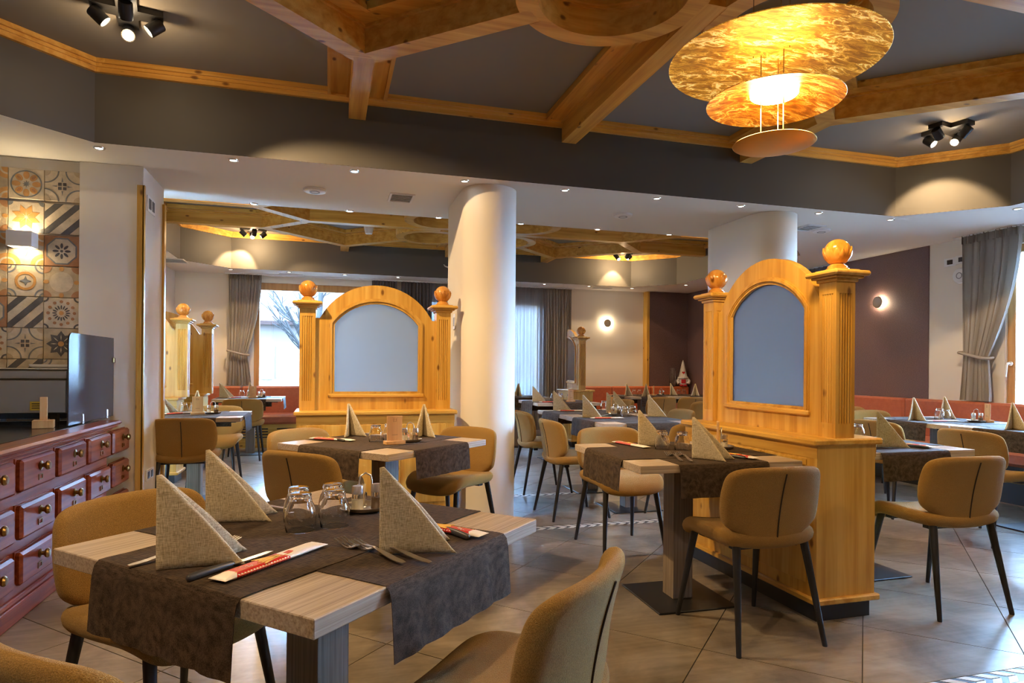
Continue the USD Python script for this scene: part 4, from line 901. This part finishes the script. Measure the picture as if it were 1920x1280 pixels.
def vent(x, y, w, d, l, slats, m='white_plastic'):
    t = thing('ceiling_vent', l, 'vent', (x, y, ZC)); g = sbox(-w / 2, -d / 2, w / 2, d / 2)
    obj('vent_frame', prism(g.difference(g.buffer(-.018, join_style=2)), -.010, -.001), m, t); obj('vent_backing', prism(g.buffer(-.016), -.004, -.001), 'dark_plastic' if slats > 5 else 'grey_plastic', t)
    for k in range(slats): yy = -d / 2 + .018 + (k + .5) * (d - .036) / slats; obj('slat', mv(box(-w / 2 + .018, w / 2 - .018, -.006, .006, -.0009, .0009), (0, yy, -.007), rx=25), m, t)
vent(.566, 5.311, .20, .26, 'square white air vent on the soffit left of the column', 5); vent(4.50, 5.20, .20, .26, 'square white air vent partly behind the oblong column', 5); vent(4.55, 10.2, .34, .10, 'slim white air vent above the round wall lamp', 4); vent(-1.99, 9.42, .30, .36, 'dark slatted air grille in the rear left soffit', 9); vent(-.55, 10.25, .34, .10, 'slim white air vent above the left tied curtain', 4)
t = thing('cone_lamp', 'small frosted cone lamp hanging from the rear lattice', 'lamp', (.50, 8.62, 0)); obj('shade', lathe([(.05, 3.06), (.075, 3.06), (.045, 2.93), (.02, 2.93), (.05, 3.06)], 20), 'white_plastic', t, 40); obj('mount', lathe([(0, 3.058), (.05, 3.058), (.05, 3.0885), (0, 3.0885)], 16), 'white_plastic', t)
t = thing('dish_lamp', 'shallow white dish lamp on the rear fascia beside the column', 'lamp', (1.83, 9.88, 2.73)); obj('dish', mv(lathe([(0, 0), (.06, .004), (.10, .02), (.12, .045), (.115, .045), (.09, .022), (0, .008)], 24), (0, -.02, 0), rx=20), 'white_plastic', t, 40); obj('arm', box(-.012, .012, -.03, .018, .008, .03), 'white_plastic', t)
def round_lamp(l, loc, ry, rz):
    t = thing('round_wall_lamp', l, 'wall lamp', loc, rz)   # local: wall behind at y = 0, disc towards -y
    obj('shade_disc', mv(lathe([(0, .058), (.062, .058), (.070, .050), (.070, .046), (0, .046)], 32), rx=90), 'lamp_disc', t, 40); obj('mount', mv(lathe([(0, .001), (.040, .001), (.040, .046), (0, .046)], 24), rx=90), 'white_plastic', t, 40); obj('light_ring', mv(lathe([(.041, .018), (.056, .020), (.056, .040), (.041, .042)], 32), rx=90), 'halo_glow', t, 40)
plain('lamp_disc', (.30, .26, .22), .5)
round_lamp('round halo lamp on the white far wall', (4.772, 10.499, 1.99), 0, 0); round_lamp('round halo lamp on the purple right wall', (6.397, 6.17, 2.005), 0, -90)

# switches, sockets, small wall things
def plate_box(name, l, cat_, loc, rz, w, h, parts):
    t = thing(name, l, cat_, loc, rz); obj('cover_plate', box(-w / 2, w / 2, -.008, -.0005, -h / 2, h / 2, .002), 'white_plastic', t)
    for x, ww, hh, m in parts: obj('rocker', box(x - ww / 2, x + ww / 2, -.011, -.006, -hh / 2, hh / 2, .002), m, t)
plate_box('wall_switch', 'upper double switch plate on the side of the white wall stub', 'switch', (-1.262, 5.235, 2.345), 90, .20, .115, ((-.045, .055, .075, 'dark_plastic'), (.045, .055, .075, 'dark_plastic')))
plate_box('wall_socket', 'lower double socket plate on the side of the white wall stub', 'socket', (-1.262, 5.255, .375), 90, .20, .085, ((-.045, .05, .05, 'dark_plastic'), (.045, .05, .05, 'dark_plastic')))
plate_box('wall_switch', 'dark framed switch plate left of the right tied curtain', 'switch', (6.41, 5.285, 2.35), -90, .135, .09, ((0, .065, .048, 'dark_plastic'),))
plate_box('wall_switch', 'dark framed switch plate partly behind the right tied curtain', 'switch', (6.41, 5.155, 2.36), -90, .135, .09, ((0, .065, .048, 'dark_plastic'),))
plate_box('thermostat', 'small white thermostat on the left column', 'thermostat', (1.0, 5.19, 1.555), -90, .085, .13, ((0, .05, .07, 'grey_plastic'),))
t = thing('wall_speaker', 'round white speaker under the switches by the right curtain', 'speaker', (6.41, 5.17, 2.19), -90); obj('grille', mv(lathe([(0, .02), (.075, .016), (.085, .001), (0, .001)], 28), rx=90), 'white_plastic', t, 40); obj('centre_ring', mv(lathe([(.026, .019), (.034, .019), (.034, .022), (.026, .022)], 24), rx=90), 'grey_plastic', t)

# ================================================================ curtains
def sheet(top, bot, zs, lines, amp, folds, seed=0, th=.002):
    """lines: at each z the pair (a0, a1) along the wall; folds waves of amplitude amp out of the wall."""
    n = folds * 10; V = []
    for side in (0, 1):
        for k, z in enumerate(zs):
            a0, a1 = lines[k]; A = amp[k]
            for i in range(n + 1):
                u = i / n; ph = 2 * math.pi * folds * u + .5 * math.sin(u * 17 + seed)
                V.append((a0 + (a1 - a0) * u + .006 * math.sin(ph * 2), A * math.sin(ph) + .3 * A * math.sin(ph * 2.3 + seed) + side * th, z))
    R, C = len(zs), n + 1; f = []
    for i in range(R - 1):
        for j in range(C - 1):
            a = i * C + j; f += [[a, a + 1, a + C + 1], [a, a + C + 1, a + C]]; b = a + R * C; f += [[b, b + C + 1, b + 1], [b, b + C, b + C + 1]]
    return trimesh.Trimesh(np.array(V), f, process=False)
def tied_curtain(l, loc, rz, width, zt, zb, tie, tw, bw, mirror_=False, cat_='curtain'):
    t = thing('tied_curtain', l, 'curtain', loc, rz); zs = np.concatenate([np.linspace(zt, tie, 16), np.linspace(tie, zb, 9)[1:]]); lines, amp = [], []
    for z in zs:
        if z >= tie:
            s = (zt - z) / (zt - tie); e = width - (width - tw) * (s ** 1.9)
            lines.append((0 + .02 * s, e)); amp.append(.030 * (1 - .45 * s))
        else:
            s = (tie - z) / (tie - zb); lines.append((.02 - .03 * s, tw + (bw - tw) * min(1, s * 1.2))); amp.append(.017 + .014 * s)
    if mirror_: lines = [(-b, -a) for a, b in lines]
    obj('drape', sheet(0, 0, zs, lines, amp, 8), 'curtain_grey', t, 60)
    hz = np.linspace(zt + .035, zt - .075, 3); obj('pleat_heading', sheet(0, 0, hz, [((-width if mirror_ else 0), (0 if mirror_ else width))] * 3, [.034] * 3, 16, 1), 'curtain_grey', t, 60)
    sgn = -1 if mirror_ else 1
    obj('tie_back', tube([(sgn * -.015, .04, tie + .05), (sgn * -.01, -.02, tie + .045), (sgn * tw * .35, -.045, tie + .02), (sgn * tw * .8, -.045, tie - .015), (sgn * (tw + .012), -.02, tie - .02), (sgn * (tw + .012), .03, tie - .01)], [.013, .016, .016, .016, .016, .013], 8), 'curtain_grey', t, 60)
    return t
tied_curtain('grey tied curtain at the left far window', (-1.45, 10.40, 0), 0, .47, 2.56, .885, 1.36, .275, .33)
tied_curtain('grey tied curtain at the right window', (6.31, 5.075, 0), -90, .61, 2.565, .885, 1.33, .30, .33)
tag(obj('curtain', mv(sheet(0, 0, np.linspace(2.565, .3, 8), [(0, .40)] * 8, [.03] * 8, 8), (.66, 10.40, 0)), 'curtain_dark', None, 60), 'dark grey curtain showing left above the central divider arch', 'curtain')
tag(obj('curtain', mv(sheet(0, 0, np.linspace(2.565, .3, 8), [(0, .50)] * 8, [.03] * 8, 9, 2), (1.12, 10.40, 0)), 'curtain_dark', None, 60), 'dark grey curtain between the central divider arch and the left column', 'curtain')
tag(obj('sheer_curtain', mv(sheet(0, 0, np.linspace(2.55, .12, 10), [(0, 2.00)] * 10, [.022] * 10, 26, 1, .001), (1.62, 10.41, 0)), 'sheer', None, 60), 'sheer grey curtain over the middle far window', 'curtain')
tag(obj('curtain', mv(sheet(0, 0, np.linspace(2.55, .12, 8), [(0, .46)] * 8, [.03] * 8, 9, 4), (3.60, 10.39, 0)), 'curtain_grey', None, 60), 'gathered grey curtain at the right of the sheer one', 'curtain')
tag(obj('sheer_curtain', mv(sheet(0, 0, np.linspace(2.56, .9, 8), [(0, 1.70)] * 8, [.025] * 8, 22, 2, .001), (6.33, 8.46, 0), rz=-90), 'curtain_dark', None, 60), 'dark curtain heading glimpsed behind the front divider finial', 'curtain')
tag(obj('curtain_rail', box(-1.5, 4.1, 10.36, 10.42, 2.556, 2.574), 'white_plastic'), 'white curtain rail along the far wall', 'curtain rail'); tag(obj('curtain_rail', box(6.28, 6.36, 1.2, 5.15, 2.566, 2.574), 'white_plastic'), 'white curtain rail along the right wall', 'curtain rail')

# ================================================================ orange benches
def bench(l, loc, rz, L, n, vents=False):
    t = thing('upholstered_bench', l, 'bench', loc, rz)   # back against y = 0, seat towards -y
    w = L / n
    for k in range(n):
        obj('back_cushion', box(k * w + .004, (k + 1) * w - .004, -.115, -.002, .42, .872, .022), 'orange_leather', t); obj('seat_cushion', box(k * w + .004, (k + 1) * w - .004, -.60, -.10, .34, .475, .03), 'orange_leather', t)
    obj('plinth', box(.02, L - .02, -.52, -.01, .0, .345), 'kick_black' if not vents else 'pine_x', t)
    if vents:
        for k in range(n * 2):
            for z in (.14, .18, .22, .26): obj('vent_slot', box(k * w / 2 + .06, (k + 1) * w / 2 - .06, -.524, -.519, z, z + .018), 'kick_black', t)
    return t
bench('orange upholstered bench below the left far window', (-2.195, 10.36, 0), 0, 2.85, 3, True)
bench('orange bench along the far wall under the round halo lamp', (4.02, 10.345, 0), 0, 2.28, 3)
bench('orange bench along the right wall below the purple panel', (6.395, 7.6, 0), -90, 5.6, 6)
# booth bench backs in brown wood with slats
# gnome and vase on the far bench back
gn = thing('gnome_figure', 'cloth gnome with pointed white hat and red heart on the far bench ledge', 'gnome', (6.19, 10.28, .872), -20)
obj('body', mv(trimesh.creation.icosphere(3, 1), (0, 0, .0)).apply_transform(np.diag([.085, .065, .095, 1])).apply_translation((0, 0, .09)), 'gnome_white', gn, True)
obj('hat', lathe([(.088, .150), (.080, .175), (.060, .25), (.040, .34), (.020, .43), (.004, .475), (0, .478)], 20), 'gnome_white', gn, 50)
obj('hat_brim', lathe([(.06, .145), (.092, .140), (.102, .155), (.092, .172), (.07, .165)], 20), 'gnome_white', gn, True)
for s in (-1, 1):
    a = obj('arm', tube([(s * .075, -.01, .145), (s * .105, -.035, .095), (s * .085, -.065, .05)], [.024, .028, .030], 10), 'gnome_white', gn, True)
obj('apron', box(-.040, .040, -.074, -.060, .055, .125, .006), 'gnome_red', gn); obj('nose', mv(trimesh.creation.icosphere(2, .018), (0, -.085, .158)), 'gnome_white', gn, True)
ht = Polygon([(0, -.026), (.026, .004), (.024, .018), (.012, .022), (0, .012), (-.012, .022), (-.024, .018), (-.026, .004)])
obj('heart', mv(plate(ht, -.006, .004), (0, -.060, .245), rx=-12), 'gnome_red', gn); obj('feet', cat([mv(trimesh.creation.icosphere(2, 1).apply_transform(np.diag([.034, .045, .016, 1])), (s * .035, -.055, .017)) for s in (-1, 1)]), 'gnome_red', gn, True)
vs = thing('glass_vase', 'tall clear glass vase beside the gnome', 'vase', (5.98, 10.28, .872)); obj('vessel', lathe([(0, 0), (.05, 0), (.052, .004), (.052, .33), (.049, .33), (.048, .008), (0, .008)], 28), 'glass', vs, 50)
obj('glass_beads', cat([mv(trimesh.creation.icosphere(1, .016), (.022 * math.cos(k * 2.4), .022 * math.sin(k * 2.4), .026 + k * .007)) for k in range(9)]), 'glass', vs, True)
